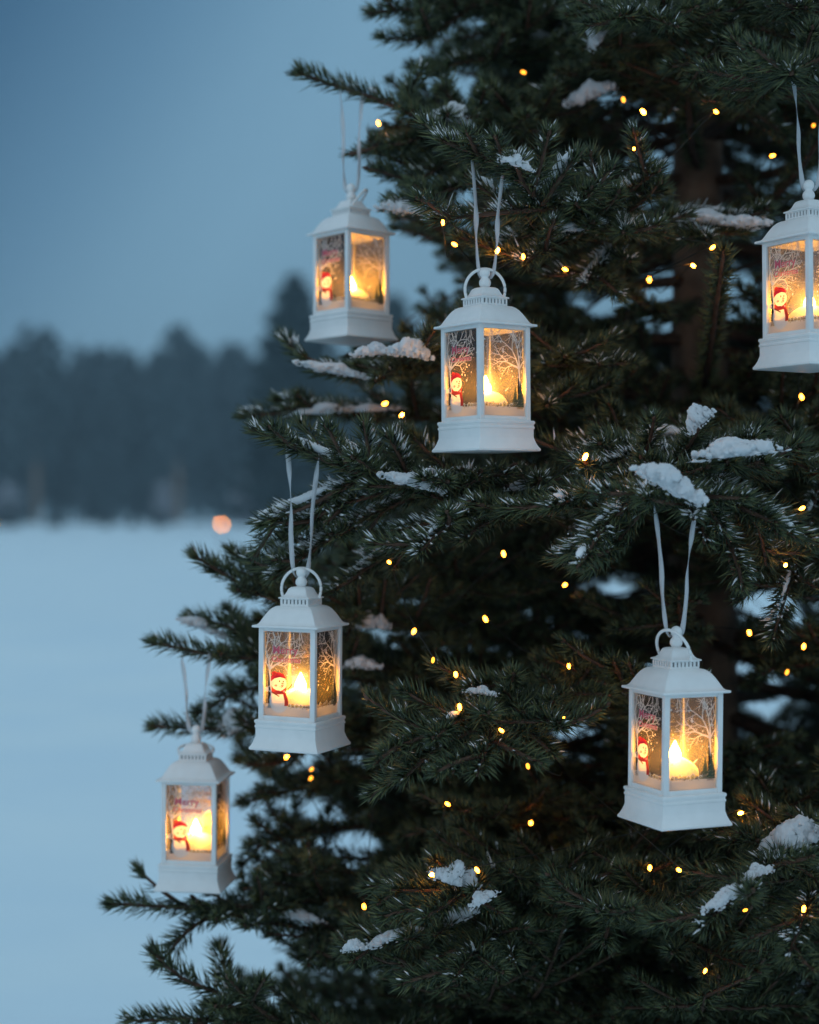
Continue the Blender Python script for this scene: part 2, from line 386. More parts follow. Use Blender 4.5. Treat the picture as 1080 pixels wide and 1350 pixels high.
def shoot_line(p, d, ln, lift=0.12, wig=0.05):
    s = np.linspace(0, 1, max(4, int(ln / 0.012)))[:, None]
    side = norm(np.cross(d, UP) + 1e-6)
    return p + d * ln * s + UP * (lift * ln) * s ** 2 + side * ln * wig * rng.normal() * s ** 2

def add_shoot(B, pl, r0, dens, frost=0.0, bias=0.6, nl=0.0185, w=0.00074, start=0.0, check=True, bud=True):
    if check and (in_front(pl) | outside(pl) | opening(pl)).any():
        bad = in_front(pl) | outside(pl) | opening(pl); k = int(np.argmax(bad))
        if k < 3: return None
        pl = pl[:max(3, k - 1)]
        if len(pl) < 3 or np.linalg.norm(pl[-1] - pl[0]) < 0.015: return None
    tube(B['wood'], pl, np.linspace(r0, 0.0011, len(pl)), 5)
    needles(B['leaf'], pl, dens, nl, w, bias, True, start, frost)
    if bud:
        t = norm(pl[-1] - pl[-2])
        tube(B['wood'], np.stack([pl[-1] - t * 0.001, pl[-1] + t * 0.0022, pl[-1] + t * 0.005]), [0.0014, 0.0021, 0.0006], 6)
    if frost > 0.3 and rng.random() < (0.95 if frost > 0.85 else 0.55): dust(pl, frost * (0.95 if frost > 0.85 else 0.7), 1.1 if frost > 0.85 else 0.9)
    TWIGPTS.append(pl[1:])
    return pl

def sides_on(B, axis, dens, frost, frac0=0.3, gap=0.032, maxl=0.17, k=0.45, sub=True, nl=0.0175, w=0.00074, check=True, lift=0.10, ang=50):
    seg = np.linalg.norm(np.diff(axis, axis=0), axis=1); cum = np.concatenate([[0], np.cumsum(seg)]); Lt = cum[-1]
    t, u, v = frames(axis); s = Lt * frac0; sd = 1
    while s < Lt - 0.012:
        i = int(np.clip(np.searchsorted(cum, s), 1, len(axis) - 1))
        ln = min(maxl, (Lt - s) * k + 0.035) * rng.uniform(0.7, 1.15)
        a = math.radians(rng.normal(ang, 7))
        roll = rng.normal(0.05, 0.28)
        d = math.cos(a) * t[i] + math.sin(a) * sd * (math.cos(roll) * v[i] + math.sin(roll) * sd * u[i])
        pl = shoot_line(axis[i], norm(d), ln, rng.normal(lift, 0.12))
        pl = add_shoot(B, pl, 0.0022, dens, frost * rng.uniform(0.4, 1.2) if frost else 0, nl=nl, w=w, check=check)
        if pl is not None and sub:
            L2 = np.linalg.norm(pl[-1] - pl[0])
            if L2 > 0.07:
                tt, uu, vv = frames(pl)
                for q in range(int((L2 - 0.03) / 0.026)):
                    f = 0.28 + 0.6 * (q + rng.random() * 0.5) / max(1, (L2 - 0.03) / 0.026); ii = int(f * (len(pl) - 1))
                    ss = -1 if q % 2 else 1; a2 = math.radians(rng.normal(46, 8))
                    d2 = math.cos(a2) * tt[ii] + math.sin(a2) * ss * vv[ii] + uu[ii] * rng.normal(0.05, 0.2)
                    p2 = shoot_line(pl[ii], norm(d2), L2 * (1 - f) * 0.55 + 0.022, 0.12)
                    add_shoot(B, p2, 0.0016, dens, frost * rng.uniform(0.2, 1.0) if frost else 0, nl=nl, w=w, check=check)
        s += gap * rng.uniform(0.35, 0.75); sd = -sd

# ---- the tree: root, trunk
TX, TY, TH = (925 - CX) / FPX * 1.8, 1.8, 2.75
tree = empty('spruce_tree', (TX, TY, 0))
tag(tree, 'dark snow-dusted spruce tree filling the right, hung with lanterns and fairy lights', 'tree')
def trad(z): return max(0.003, 0.0557 - 0.0204 * z)
tr = Acc(); zz = np.linspace(-0.1, TH, 150)
pl = np.stack([0.004 * np.sin(zz * 3.1), 0.004 * np.cos(zz * 2.3), zz], 1)
wob = np.array([[1 + 0.10 * noise.noise(Vector((math.cos(a) * 2, math.sin(a) * 2, z * 9))) + 0.05 * noise.noise(Vector((math.cos(a) * 7, math.sin(a) * 7, z * 22))) for a in np.arange(22) / 22 * 2 * np.pi] for z in zz])
tube(tr, pl, np.array([trad(z) for z in zz]), 22, True, wob)
link('trunk', tr.mesh('trunk', True), tree, M['trunk'])

def new_bough(): return dict(wood=Acc(), leaf=Acc())
def finish(B, name='bough'):
    off = np.array([TX, TY, 0])
    for a in (B['wood'], B['leaf']): a.v = [x - off.astype(np.float32) for x in a.v]
    b = link(name, B['wood'].mesh('bough', True), tree, M['bark'])
    link('needles', B['leaf'].mesh('needles'), b, M['needle'])
    return b
def PX(pts): return np.array([P(*q) for q in pts])

HERO = [  # axis base->tip in (column, row, distance); frost; explicit shoots; options
 dict(ax=[(915,170,1.78),(760,168,1.66),(650,172,1.55),(570,160,1.49),(510,136,1.47),(450,115,1.467),(396,97,1.46)], fr=.12,
      sh=[[(545,150,1.47),(540,120,1.48),(560,88,1.5)],[(620,170,1.5),(540,185,1.48),(466,202,1.47)],[(640,172,1.52),(560,232,1.47),(485,222,1.46)],[(600,165,1.5),(590,120,1.5),(575,95,1.52)],[(700,175,1.55),(620,240,1.46),(505,275,1.42)],[(690,170,1.55),(660,130,1.5),(640,110,1.5)]], k=.28, maxl=.10),
 dict(ax=[(925,300,1.77),(860,300,1.55),(790,292,1.38),(718,270,1.29),(690,240,1.265),(650,212,1.255),(583,186,1.24)], fr=.9,
      sh=[[(716,270,1.28),(735,240,1.27),(762,206,1.26)],[(795,290,1.36),(787,250,1.33),(780,206,1.31)],[(800,288,1.38),(828,255,1.34),(866,226,1.31)],[(720,275,1.29),(650,282,1.27),(574,290,1.26)],
          [(690,240,1.265),(682,222,1.24),(676,212,1.215)],[(860,300,1.5),(900,285,1.46),(1000,292,1.42)],[(840,300,1.45),(830,302,1.38),(822,306,1.30)],[(770,285,1.36),(765,275,1.31),(760,268,1.27)],
          [(880,305,1.5),(910,305,1.44),(932,315,1.37)],[(800,295,1.4),(740,320,1.34),(690,345,1.3)],[(840,305,1.45),(800,340,1.4),(770,375,1.36)],[(760,290,1.36),(700,310,1.33),(640,330,1.34)]], k=.22, maxl=.07, f0=.55),
 dict(ax=[(915,690,1.77),(800,682,1.62),(700,668,1.48),(610,655,1.37),(535,640,1.31),(465,622,1.292),(400,594,1.287),(338,569,1.28)], fr=.95,
      sh=[[(500,632,1.295),(487,600,1.285),(481,562,1.28)],[(545,642,1.31),(530,608,1.29),(513,576,1.28)],[(475,632,1.30),(405,668,1.30),(345,690,1.30)],[(570,645,1.34),(470,690,1.335),(362,760,1.33)],[(520,645,1.32),(440,670,1.31),(380,705,1.32)],
          [(660,660,1.42),(615,672,1.30),(552,728,1.24)],[(610,655,1.37),(580,640,1.30),(560,632,1.26)],[(640,660,1.4),(620,640,1.33),(610,620,1.30)],[(700,668,1.46),(705,650,1.35),(712,632,1.27)],[(620,660,1.38),(560,700,1.36),(470,760,1.36)],[(680,668,1.44),(660,680,1.34),(668,672,1.25)]], k=.25, maxl=.09, f0=.4),
 dict(ax=[(925,565,1.75),(905,578,1.5),(890,606,1.32),(868,636,1.215),(850,655,1.165)], fr=.75,
      sh=[[(890,610,1.3),(905,645,1.22),(914,682,1.165)],[(885,612,1.29),(810,640,1.25),(728,668,1.22)],[(892,600,1.33),(840,602,1.28),(772,628,1.26)],[(895,608,1.3),(950,612,1.25),(1012,612,1.21)],[(900,618,1.28),(980,655,1.25),(1042,705,1.23)],
          [(868,636,1.22),(826,700,1.22),(776,752,1.22)],[(900,635,1.25),(945,690,1.235),(982,752,1.225)],[(860,640,1.21),(800,690,1.2),(745,735,1.22)],[(905,640,1.24),(990,680,1.24),(1010,740,1.26)],[(880,600,1.33),(800,590,1.3),(745,610,1.32)],[(905,600,1.32),(1000,590,1.3),(1100,640,1.26)]], k=.30, maxl=.09, f0=.45),
 dict(ax=[(940,572,1.74),(1000,578,1.52),(1060,600,1.38),(1150,640,1.3)], fr=.35, sh=[[(1010,585,1.5),(950,590,1.4),(900,600,1.35)],[(1080,640,1.38),(1050,740,1.31),(1018,845,1.27)]], k=.5, maxl=.15),
 dict(ax=[(905,900,1.77),(700,850,1.66),(520,822,1.53),(420,808,1.46),(340,782,1.44),(258,734,1.43)], fr=.06, sh=[[(400,800,1.45),(348,758,1.45),(306,728,1.46)],[(380,800,1.45),(330,760,1.45),(285,745,1.46)]], k=.24, maxl=.09),
 dict(ax=[(905,960,1.77),(650,905,1.66),(450,874,1.52),(340,868,1.475),(275,862,1.45),(205,848,1.445)], fr=.05, sh=[[(345,865,1.48),(310,830,1.49),(252,815,1.5)],[(350,870,1.47),(320,830,1.5),(300,805,1.52)]], k=.2, maxl=.08),
 dict(ax=[(900,1010,1.77),(600,962,1.66),(430,962,1.56),(320,962,1.52),(204,958,1.51)], fr=.1, sh=[[(420,955,1.55),(340,908,1.53),(262,940,1.52)],[(430,960,1.55),(380,1000,1.54),(318,1002,1.54)]], k=.2, maxl=.08),
 dict(ax=[(905,1150,1.77),(620,1180,1.62),(430,1185,1.52),(300,1197,1.46),(148,1192,1.44)], fr=.05, sh=[[(245,1197,1.455),(210,1172,1.455),(184,1148,1.455)],[(430,1185,1.52),(370,1165,1.5),(325,1172,1.5)],[(300,1198,1.46),(250,1225,1.44),(212,1270,1.42)]], k=.22, maxl=.09),
 dict(ax=[(890,1330,1.75),(620,1390,1.55),(440,1375,1.42),(330,1325,1.39),(240,1290,1.38),(203,1255,1.38)], fr=.12, sh=[[(430,1370,1.4),(300,1345,1.39),(172,1346,1.38)],[(330,1325,1.39),(300,1290,1.4),(290,1250,1.42)]], k=.25, maxl=.10),
 dict(ax=[(910,905,1.72),(820,902,1.52),(740,915,1.38),(655,932,1.27),(590,958,1.22),(512,990,1.20)], fr=.18,
      sh=[[(625,945,1.245),(572,990,1.22),(532,1026,1.2)],[(645,935,1.26),(645,975,1.22),(630,1018,1.185)],[(690,925,1.32),(716,945,1.26),(738,958,1.22)],[(700,920,1.33),(665,905,1.29),(615,908,1.26)],[(740,915,1.38),(700,945,1.3),(672,975,1.25)],[(600,955,1.23),(560,955,1.23),(520,940,1.24)]], k=.3, maxl=.07, f0=.5),
 dict(ax=[(905,600,1.77),(700,570,1.66),(530,548,1.57),(440,545,1.53),(366,528,1.52)], fr=.5, sh=[[(470,545,1.54),(380,545,1.53),(322,548,1.52)]], k=.22, maxl=.09),
 dict(ax=[(905,540,1.77),(720,490,1.6),(600,480,1.47),(520,485,1.43),(430,492,1.44),(372,446,1.46)], fr=.5, sh=[[(620,482,1.46),(580,470,1.40),(545,462,1.355)],[(560,485,1.44),(520,470,1.40),(494,464,1.37)],[(480,490,1.43),(440,485,1.42),(400,470,1.42)],[(720,490,1.58),(760,480,1.45),(790,480,1.36)],[(700,490,1.58),(740,475,1.45),(745,470,1.36)],[(720,495,1.55),(735,520,1.42),(722,535,1.34)]], k=.25, maxl=.08),
 dict(ax=[(900,1080,1.77),(620,1030,1.67),(450,1030,1.58),(322,1058,1.56)], fr=.04, sh=[], k=.28, maxl=.10),
 dict(ax=[(900,1130,1.77),(640,1090,1.68),(480,1090,1.6),(332,1112,1.57)], fr=.04, sh=[], k=.28, maxl=.11),
 dict(ax=[(940,1110,1.74),(1060,1090,1.42),(1160,1120,1.2)], fr=.3, sh=[[(1085,1092,1.36),(1040,1120,1.24),(985,1165,1.18),(925,1225,1.15)],[(1100,1100,1.33),(1070,1180,1.2),(1040,1260,1.15)],[(1070,1092,1.4),(1010,1095,1.3),(965,1110,1.26)]], k=.45, maxl=.12, f0=.5),
 dict(ax=[(915,30,1.77),(760,14,1.66),(620,8,1.56),(492,16,1.52)], fr=.05, sh=[[(620,10,1.56),(560,50,1.53),(505,50,1.52)]], k=.35, maxl=.13),
 dict(ax=[(915,110,1.77),(760,70,1.66),(640,78,1.56),(590,88,1.53)], fr=.2, sh=[], k=.4, maxl=.13),
 dict(ax=[(935,175,1.74),(985,140,1.5),(1020,108,1.29),(1043,94,1.232),(1094,88,1.226),(1125,86,1.22)], fr=.25, sh=[[(1022,106,1.29),(1036,98,1.22),(1044,96,1.165)],[(1043,94,1.23),(1075,110,1.2),(1088,118,1.17)]], k=.3, maxl=.06),
 dict(ax=[(915,1185,1.75),(800,1155,1.5),(700,1150,1.37),(600,1160,1.30),(520,1172,1.28)], fr=.12, sh=[[(720,1152,1.38),(780,1170,1.3),(830,1210,1.25)],[(620,1160,1.31),(600,1185,1.26),(560,1210,1.23)]], k=.4, maxl=.12),
 dict(ax=[(915,1240,1.74),(760,1195,1.48),(640,1195,1.36),(560,1222,1.32),(455,1255,1.3)], fr=.2, sh=[[(700,1195,1.42),(640,1240,1.3),(600,1290,1.24)]], k=.4, maxl=.12),
 dict(ax=[(930,1300,1.72),(900,1240,1.45),(850,1210,1.3),(790,1200,1.2)], fr=.1, sh=[], k=.45, maxl=.13),
 dict(ax=[(925,90,1.72),(900,60,1.5),(860,30,1.38),(820,20,1.3)], fr=.3, sh=[], k=.45, maxl=.13),
 dict(ax=[(930,60,1.72),(960,40,1.5),(1000,20,1.36),(1060,10,1.26)], fr=.25, sh=[], k=.45, maxl=.13),

 dict(ax=[(905,1290,1.77),(680,1262,1.68),(500,1268,1.6),(392,1262,1.57)], fr=0, sh=[], k=.32, maxl=.13),
 dict(ax=[(905,1210,1.78),(660,1150,1.7),(520,1135,1.63),(400,1130,1.6)], fr=0, sh=[], k=.32, maxl=.13),
 dict(ax=[(905,760,1.79),(760,735,1.74),(600,735,1.70),(480,745,1.66)], fr=0, sh=[], k=.34, maxl=.13),
 dict(ax=[(905,450,1.79),(790,440,1.72),(690,440,1.66),(600,420,1.62)], fr=0, sh=[], k=.34, maxl=.12),
]
for h in HERO:
    B = new_bough(); ax = spline(PX(h['ax']), 0.012); n = len(ax)
    tube(B['wood'], ax, np.interp(np.linspace(0, 1, n), [0, .5, 1], [0.0075, 0.0038, 0.0014]), 7)
    st = int(n * 0.30)
    needles(B['leaf'], ax[st:], 3500, 0.0205, 0.00064, bias=0.7, frost=h['fr'])
    t_ = norm(ax[-1] - ax[-2]); tube(B['wood'], np.stack([ax[-1], ax[-1] + t_ * .003, ax[-1] + t_ * .006]), [.0016, .0024, .0007], 6)
    TWIGPTS.append(ax[st:])
    if h['fr'] > 0.1: dust(ax[int(n * 0.5):], h['fr'] * 0.8, 1.0)
    for q in h['sh']:
        pl_ = spline(PX(q), 0.01)
        add_shoot(B, pl_, 0.0024, 3500, h['fr'], nl=0.0200, w=0.00064, bias=0.75, check=False)
        if np.linalg.norm(pl_[-1] - pl_[0]) > 0.075: sides_on(B, pl_, 2600, h['fr'] * 0.4, 0.25, 0.036, 0.05, 0.4, sub=False, nl=0.0188, w=0.00062)
    sides_on(B, ax, 2500, h['fr'] * 0.4, h.get('f0', 0.28), 0.034, h['maxl'], h['k'], nl=0.0188, w=0.00062)
    finish(B)

# ---- the rest of the whorls all round the trunk
nf = 0; rest = new_bough()
z = 0.16; az0 = 0.3
while z < 2.62:
    Lz = 0.265 * (2.72 - z) + 0.05
    nb = 7 if z > 0.35 else 5
    if 0.3 < z < 1.75:                       # dead, bare inner twigs close to the trunk
        for q in range(7):
            a = rng.uniform(0, 2 * math.pi); d = np.array([math.cos(a), math.sin(a), rng.normal(-.05, .25)]); zb = z + rng.normal(0, .03)
            pl_ = shoot_line(np.array([TX, TY, zb]) + d * trad(zb) * .8, norm(d), rng.uniform(.12, .34), rng.normal(-.15, .2), .25)
            if in_front(pl_).any() or (d[1] < -0.3 and opening(pl_).any()): continue
            tube(rest['wood'], pl_, np.linspace(.0026, .0007, len(pl_)), 5)
            t_ = frames(pl_)
            for k in range(5):
                i = int(len(pl_) * rng.uniform(.25, .95)); i = min(i, len(pl_) - 1)
                d2 = t_[0][i] * .7 + rng.choice((-1, 1)) * t_[2][i] * .7 + t_[1][i] * rng.normal(0, .35)
                p2 = shoot_line(pl_[i], norm(d2), rng.uniform(.04, .13), rng.normal(-.1, .2), .2)
                if not in_front(p2).any(): tube(rest['wood'], p2, np.linspace(.0013, .0005, len(p2)), 4)
    for q in range(nb):
        az = az0 + q * 2 * math.pi / nb + rng.normal(0, 0.16)
        zb = z + rng.normal(0, 0.018)
        d = np.array([math.cos(az), math.sin(az), 0]); L_ = Lz * rng.uniform(0.82, 1.08)
        back = d[1] > 0.25
        seen = 0.32 < zb < 1.72
        root_ = np.array([TX, TY, zb]) + d * trad(zb) * 0.8
        s_ = np.linspace(0, 1, 30)[:, None]
        ax = root_ + d * L_ * s_ + UP * L_ * (rng.uniform(-0.05, 0.16) * s_ - 0.30 * s_ * (1 - s_) + rng.uniform(0, .08) * s_ ** 3) + np.array([-d[1], d[0], 0]) * L_ * rng.normal(0, 0.06) * s_ ** 2
        bad = in_front(ax) | outside(ax)
        if bad.any():
            k_ = int(np.argmax(bad)); ax = ax[:max(0, k_ - 1)]
            if len(ax) < 9: continue
        own = seen and nf < 74 and not back
        B = new_bough() if own else rest
        n = len(ax)
        tube(B['wood'], ax, np.interp(np.linspace(0, 1, n), [0, 1], [0.0065, 0.0014]), 6)
        dens, w_ = (1500, 0.00076) if seen else (420, 0.0012)
        if back: dens *= 0.8
        needles(B['leaf'], ax[int(n * 0.16):], dens * 1.15, 0.0195, w_, 0.6)
        front = d[1] < -0.2 and seen
        fr = 0.0 if not front else (0.10 if rng.random() < 0.25 else 0.0)
        TWIGPTS.append(ax[int(n * .4):])
        sides_on(B, ax, dens, fr, 0.15, 0.044 if not back else 0.048, 0.2 * L_ / 0.5, 0.45, sub=seen, w=w_)
        if own: finish(B); nf += 1
    z += 0.068 * (1 if z < 1.75 else 1.6); az0 += 0.55
bo = finish(rest)
bo['kind'] = 'stuff'; bo['label'] = 'remaining boughs beyond those one can tell apart'
tag(link('snow_dusting', DUST.mesh('snow_dusting'), None, M['snow']), 'thin snow dusting caught among the needles of the spruce boughs', 'snow', kind='stuff')
TW = np.vstack(TWIGPTS)

# ------------------------------------------------------------------ snow pads lying on the boughs
def lump(seed, n=9, stretch=2.0):
    r = np.random.default_rng(seed); bm = bmesh.new()
    for i in range(26):
        x = r.uniform(-1, 1); y = r.normal(0, 0.20) * (1.1 - abs(x)); rad = r.uniform(0.13, 0.36) * (1 - 0.45 * abs(x))
        mm = Matrix.Translation((x * (stretch - .35) * .5 + .0, y, r.uniform(-.05, 0.20) * (1 - abs(x)))) @ Matrix.Diagonal((rad * r.uniform(.9, 1.5), rad, rad * r.uniform(0.5, 0.85), 1))
        bmesh.ops.create_icosphere(bm, subdivisions=2, radius=1, matrix=mm)
    for i in range(60):
        a = r.uniform(0, 6.28); q = r.uniform(.8, 1.25); rad = r.uniform(.035, .085)
        bmesh.ops.create_icosphere(bm, subdivisions=1, radius=1, matrix=Matrix.Translation((math.cos(a) * q * stretch * .5, math.sin(a) * q * .42, r.uniform(-.28, .05))) @ Matrix.Diagonal((rad, rad, rad * .8, 1)))
    me = bpy.data.meshes.new('lump'); bm.to_mesh(me); bm.free()
    o = bpy.data.objects.new('lump', me); C.objects.link(o)
    k = o.modifiers.new('r', 'REMESH'); k.mode = 'VOXEL'; k.voxel_size = 0.032
    dg = bpy.context.evaluated_depsgraph_get(); m2 = bpy.data.meshes.new_from_object(o.evaluated_get(dg))
    bpy.data.objects.remove(o)
    for v in m2.vertices:
        c = v.co; a = 0.08 * noise.noise(c * 3.2 + Vector((seed, 0, 0))) + 0.06 * noise.noise(c * 8 + Vector((0, seed, 0))) + 0.035 * noise.noise(c * 19)
        v.co = c + v.normal * a
        if v.co.z < -0.12: v.co.z = -0.12 + (v.co.z + 0.12) * 0.35
    for p in m2.polygons: p.use_smooth = True
    m2.name = 'snow_clump'; m2.materials.clear(); m2.materials.append(M['snow']); return m2
LUMPS = [lump(i, 10, 1.6 + 0.25 * (i % 4)) for i in range(7)]
CL = [  # column, row, width px, height px, tilt, label
 (598,152,46,30,-20,'rounded snow clump on the upper left bough above the frosty twig'),
 (528,273,46,24,-5,'snow pad on the bough tip just right of the blurred upper left lantern'),
 (776,122,46,32,25,'chunky snow clump on a dark bough near the top, left of two bulbs'),
 (788,46,26,34,60,'pointed snow clump standing upright at the top of the tree'),
 (712,48,34,14,0,'thin snow patch on the topmost bough left of the upright clump'),
 (938,288,80,24,-8,'long snow strip on the bough crossing the trunk'),
 (986,292,44,18,0,'short snow strip right of the trunk at the end of the crossing bough'),
 (540,462,52,30,-10,'snow cap on a needle tuft left of the middle lantern'),
 (494,462,44,22,5,'snow cap just below the base of the blurred upper left lantern'),
 (438,486,66,20,-12,'blurred snow bar on the twig below the upper left lantern'),
 (440,541,96,16,3,'long blurred snow bar on the twig above the frosted left bough'),
 (772,472,40,22,-10,'small snow cap right of the middle lantern'),
 (970,592,96,34,8,'broad snow slab on the right bough below the edge lantern'),
 (884,636,74,40,-28,'thick snow pad on the tuft that carries the lower right lantern'),
 (922,551,38,34,45,'steep snow wedge in front of the trunk above the broad slab'),
 (876,569,52,18,5,'low snow strip left of the steep wedge by the trunk'),
 (543,634,60,26,-15,'snow clump at the foot of the two upright left shoots'),
 (488,820,30,30,0,'dim round snow clump deep inside, right of the left lantern roof'),
 (475,875,44,20,0,'domed snow cap on a tuft right of the left lantern window'),
 (313,952,46,40,20,'fluffy blurred snow heap left of the left lantern base'),
 (268,826,46,20,-25,'faint snow patch on the twig above the smallest lantern'),
 (1046,1106,92,46,20,'largest snow slab at the lower right edge'),
 (1000,1150,34,20,20,'little snow lump on the drooping twig below the largest slab'),
 (962,1180,56,24,28,'narrow snow ridge along the drooping lower right twig'),
 (600,1155,42,40,-20,'star shaped snow clump beside a bulb low in the tree'),
 (604,1208,44,24,30,'snow lump on the lower bough under the star shaped clump'),
 (636,1184,34,20,30,'small snow lump right of the star shaped clump'),
 (520,1234,54,18,15,'flat snow strip low on the bottom left bough'),
 (466,1248,28,18,10,'tiny snow lump at the end of the bottom left bough'),
 (634,912,34,14,-5,'warm lit snow patch on the low centre bough with splayed tips'),
 (752,300,30,16,0,'small snow tuft on the frosty upper bough right of the middle ribbon'),
 (680,214,30,18,-15,'small snow pad where the middle ribbon crosses the frosty bough'),
 (690,640,40,18,5,'small snow pad on the long frosted bough left of the trunk'),
 (398,1208,44,14,-10,'dull snow patch on the lowest left bough, right of the smallest lantern'),
]
HINT = {0: 1.40, 1: 1.40, 3: 1.42, 19: 1.5, 20: 1.48}
tx_, ty_, tD_ = proj(TW)
for i, (px, py, wpx, hpx, tilt, lab) in enumerate(CL):
    dd = np.hypot(tx_ - px, (ty_ - (py + hpx * 0.35)) * 1.2)
    ok_ = (dd < 16)
    if not ok_.any(): ok_ = dd < 45
    if ok_.any():
        ids = np.where(ok_)[0]; hint = HINT.get(i)
        j = ids[np.argmin((tD_[ids] if hint is None else np.abs(tD_[ids] - hint)) + dd[ids] * 0.004)]; D = tD_[j] - (0.016 if i not in HINT else 0.006)
    else: D = 1.5
    D = {13: 1.135}.get(i, D)
    sc = 1.2 * wpx / FPX * D
    o = link('snow_clump', LUMPS[i % len(LUMPS)])
    o.location = P(px, py + hpx * 0.05, D); o.scale = (sc * 0.56, sc * 0.42, hpx / FPX * D * 1.6)
    o.rotation_euler = (0, -math.radians(tilt) * 0.9, rng.uniform(-0.3, 0.3))
    tag(o, lab, 'snow clump', 'snow clumps on the spruce boughs')

# ------------------------------------------------------------------ the snow lantern (built once in millimetres, then copied)
def loft(profile, arc=3, r=0.7):
    """square profile loft: list of (half width, z) from bottom to top, rounded corners"""
    bm = bmesh.new(); rings = []
    for hw, z_ in profile:
        rr = min(r, hw * 0.4); pts = []
        for c in range(4):
            cx, cy = ((1, 1), (-1, 1), (-1, -1), (1, -1))[c]
            for k in range(arc):
                a = math.radians(90 * c + 90 * k / (arc - 1))
                pts.append(bm.verts.new(((cx * (hw - rr) + rr * math.cos(a)) * .001, (cy * (hw - rr) + rr * math.sin(a)) * .001, z_ * .001)))
        rings.append(pts)
    n = len(rings[0])
    for a, b in zip(rings, rings[1:]):
        for i in range(n): bm.faces.new((a[i], a[(i + 1) % n], b[(i + 1) % n], b[i]))
    bm.faces.new(rings[0][::-1]); bm.faces.new(rings[-1]); return bm
def box(bm, x0, x1, y0, y1, z0, z1, bev=0.0):
    m = Matrix.Translation(((x0 + x1) * .0005, (y0 + y1) * .0005, (z0 + z1) * .0005)) @ Matrix.Diagonal(((x1 - x0) * .001, (y1 - y0) * .001, (z1 - z0) * .001, 1))
    r = bmesh.ops.create_cube(bm, size=1, matrix=m)
    if bev:
        ed = {e for v in r['verts'] for e in v.link_edges}
        bmesh.ops.bevel(bm, geom=list(ed), offset=bev * .001, segments=2, affect='EDGES', profile=0.6)
def lathe(profile, seg=32):
    bm = bmesh.new(); rings = []
    for r_, z_ in profile:
        rings.append([bm.verts.new((r_ * .001 * math.cos(2 * math.pi * i / seg), r_ * .001 * math.sin(2 * math.pi * i / seg), z_ * .001)) for i in range(seg)])
    for a, b in zip(rings, rings[1:]):
        for i in range(seg): bm.faces.new((a[i], a[(i + 1) % seg], b[(i + 1) % seg], b[i]))
    bm.faces.new(rings[0][::-1]); bm.faces.new(rings[-1]); return bm
def bobj(name, bm, m, parent, sharp=32):
    me = bpy.data.meshes.new(name); bmesh.ops.recalc_face_normals(bm, faces=bm.faces); bm.to_mesh(me); bm.free()
    for p in me.polygons: p.use_smooth = True
    me.set_sharp_from_angle(angle=math.radians(sharp))
    return link(name, me, parent, m)

lan = empty('hanging_lantern', (0, 0, 0))
bobj('base', loft([(28.6, 0), (29.4, .5), (29.4, 1.8), (28.2, 3.6), (26.9, 6.4), (26.0, 9.4), (25.7, 10.6), (25.7, 16.6), (26.2, 17.2), (26.2, 18.4), (25.7, 18.9), (25.9, 20.4), (26.4, 20.8), (26.4, 22.4), (25.8, 23.0)]), M['white'], lan, 25)
bm = bmesh.new()
for sx in (-1, 1):
    for sy in (-1, 1):
        box(bm, sx * 21.9 - 2.1, sx * 21.9 + 2.1, sy * 21.9 - 2.1, sy * 21.9 + 2.1, 22.6, 93.6, .45)
for z0, z1 in ((22.8, 26.2), (90.6, 93.4)):
    for s_ in (-1, 1):
        box(bm, -19.85, 19.85, s_ * 21.9 - 1.7, s_ * 21.9 + 1.7, z0, z1, .3)
        box(bm, s_ * 21.9 - 1.7, s_ * 21.9 + 1.7, -19.85, 19.85, z0, z1, .3)
bobj('frame', bm, M['white'], lan)
bobj('roof', loft([(26.6, 93.2), (28.0, 93.5), (28.2, 94.3), (27.9, 95.1), (25.6, 95.5), (24.3, 96.4), (23.2, 98.2), (21.8, 100.8), (20.2, 103.6), (18.4, 106.2), (16.6, 108.0), (14.8, 109.1), (12.6, 109.6)], 4, 1.0), M['white'], lan, 28)
bm = bmesh.new()
box(bm, -10.7, 10.7, -10.7, 10.7, 109.3, 115.4)
for f in bm.faces: f.material_index = 1
for z0, z1 in ((109.4, 111.0), (114.3, 115.2)):
    box(bm, -11.9, 11.9, -11.9, 11.9, z0, z1, .25)
for s_ in (-1, 1):
    for k in range(8):
        c = -11.0 + 22.0 * k / 7; hw = .95
        box(bm, c - hw, c + hw, s_ * 11.2 - .62, s_ * 11.2 + .62, 110.8, 114.5)
        if 0 < k < 7: box(bm, s_ * 11.2 - .62, s_ * 11.2 + .62, c - hw, c + hw, 110.8, 114.5)
bobj('vent', bm, [M['white'], M['slot_shade']], lan)
bobj('cap', loft([(12.2, 114.9), (13.2, 115.1), (13.3, 115.8), (12.6, 116.2), (10.9, 116.8), (9.6, 118.0), (8.7, 119.6), (8.0, 121.4), (7.2, 122.8), (5.8, 123.7), (3.8, 124.1)], 4, .9), M['white'], lan, 28)
def arcp(zc, r, a0, a1, n): return [(r * math.cos(math.radians(a0 + (a1 - a0) * i / n)), zc + r * math.sin(math.radians(a0 + (a1 - a0) * i / n))) for i in range(n + 1)]
bobj('finial', lathe([(3.4, 123.4)] + arcp(127.4, 4.5, -52, 52, 8) + [(2.7, 131.4)] + arcp(135.0, 4.1, -48, 88, 10)), M['white'], lan, 50)
# ring handle, pivoting at the cap
ra = Acc(); aa = np.radians(np.linspace(-26, 206, 60)); R_ = .0152
tube(ra, np.stack([np.cos(aa) * R_, 0 * aa, np.sin(aa) * R_ * 1.04 + .0067], 1), .00115, 10)
for s_ in (-1, 1): tube(ra, np.array([[s_ * .0128, 0, 0], [s_ * .0150, 0, 0]]), .0012, 8)
ring = link('ring_handle', ra.mesh('ring_handle', True), lan, M['white']); ring.location = (0, 0, .1156)
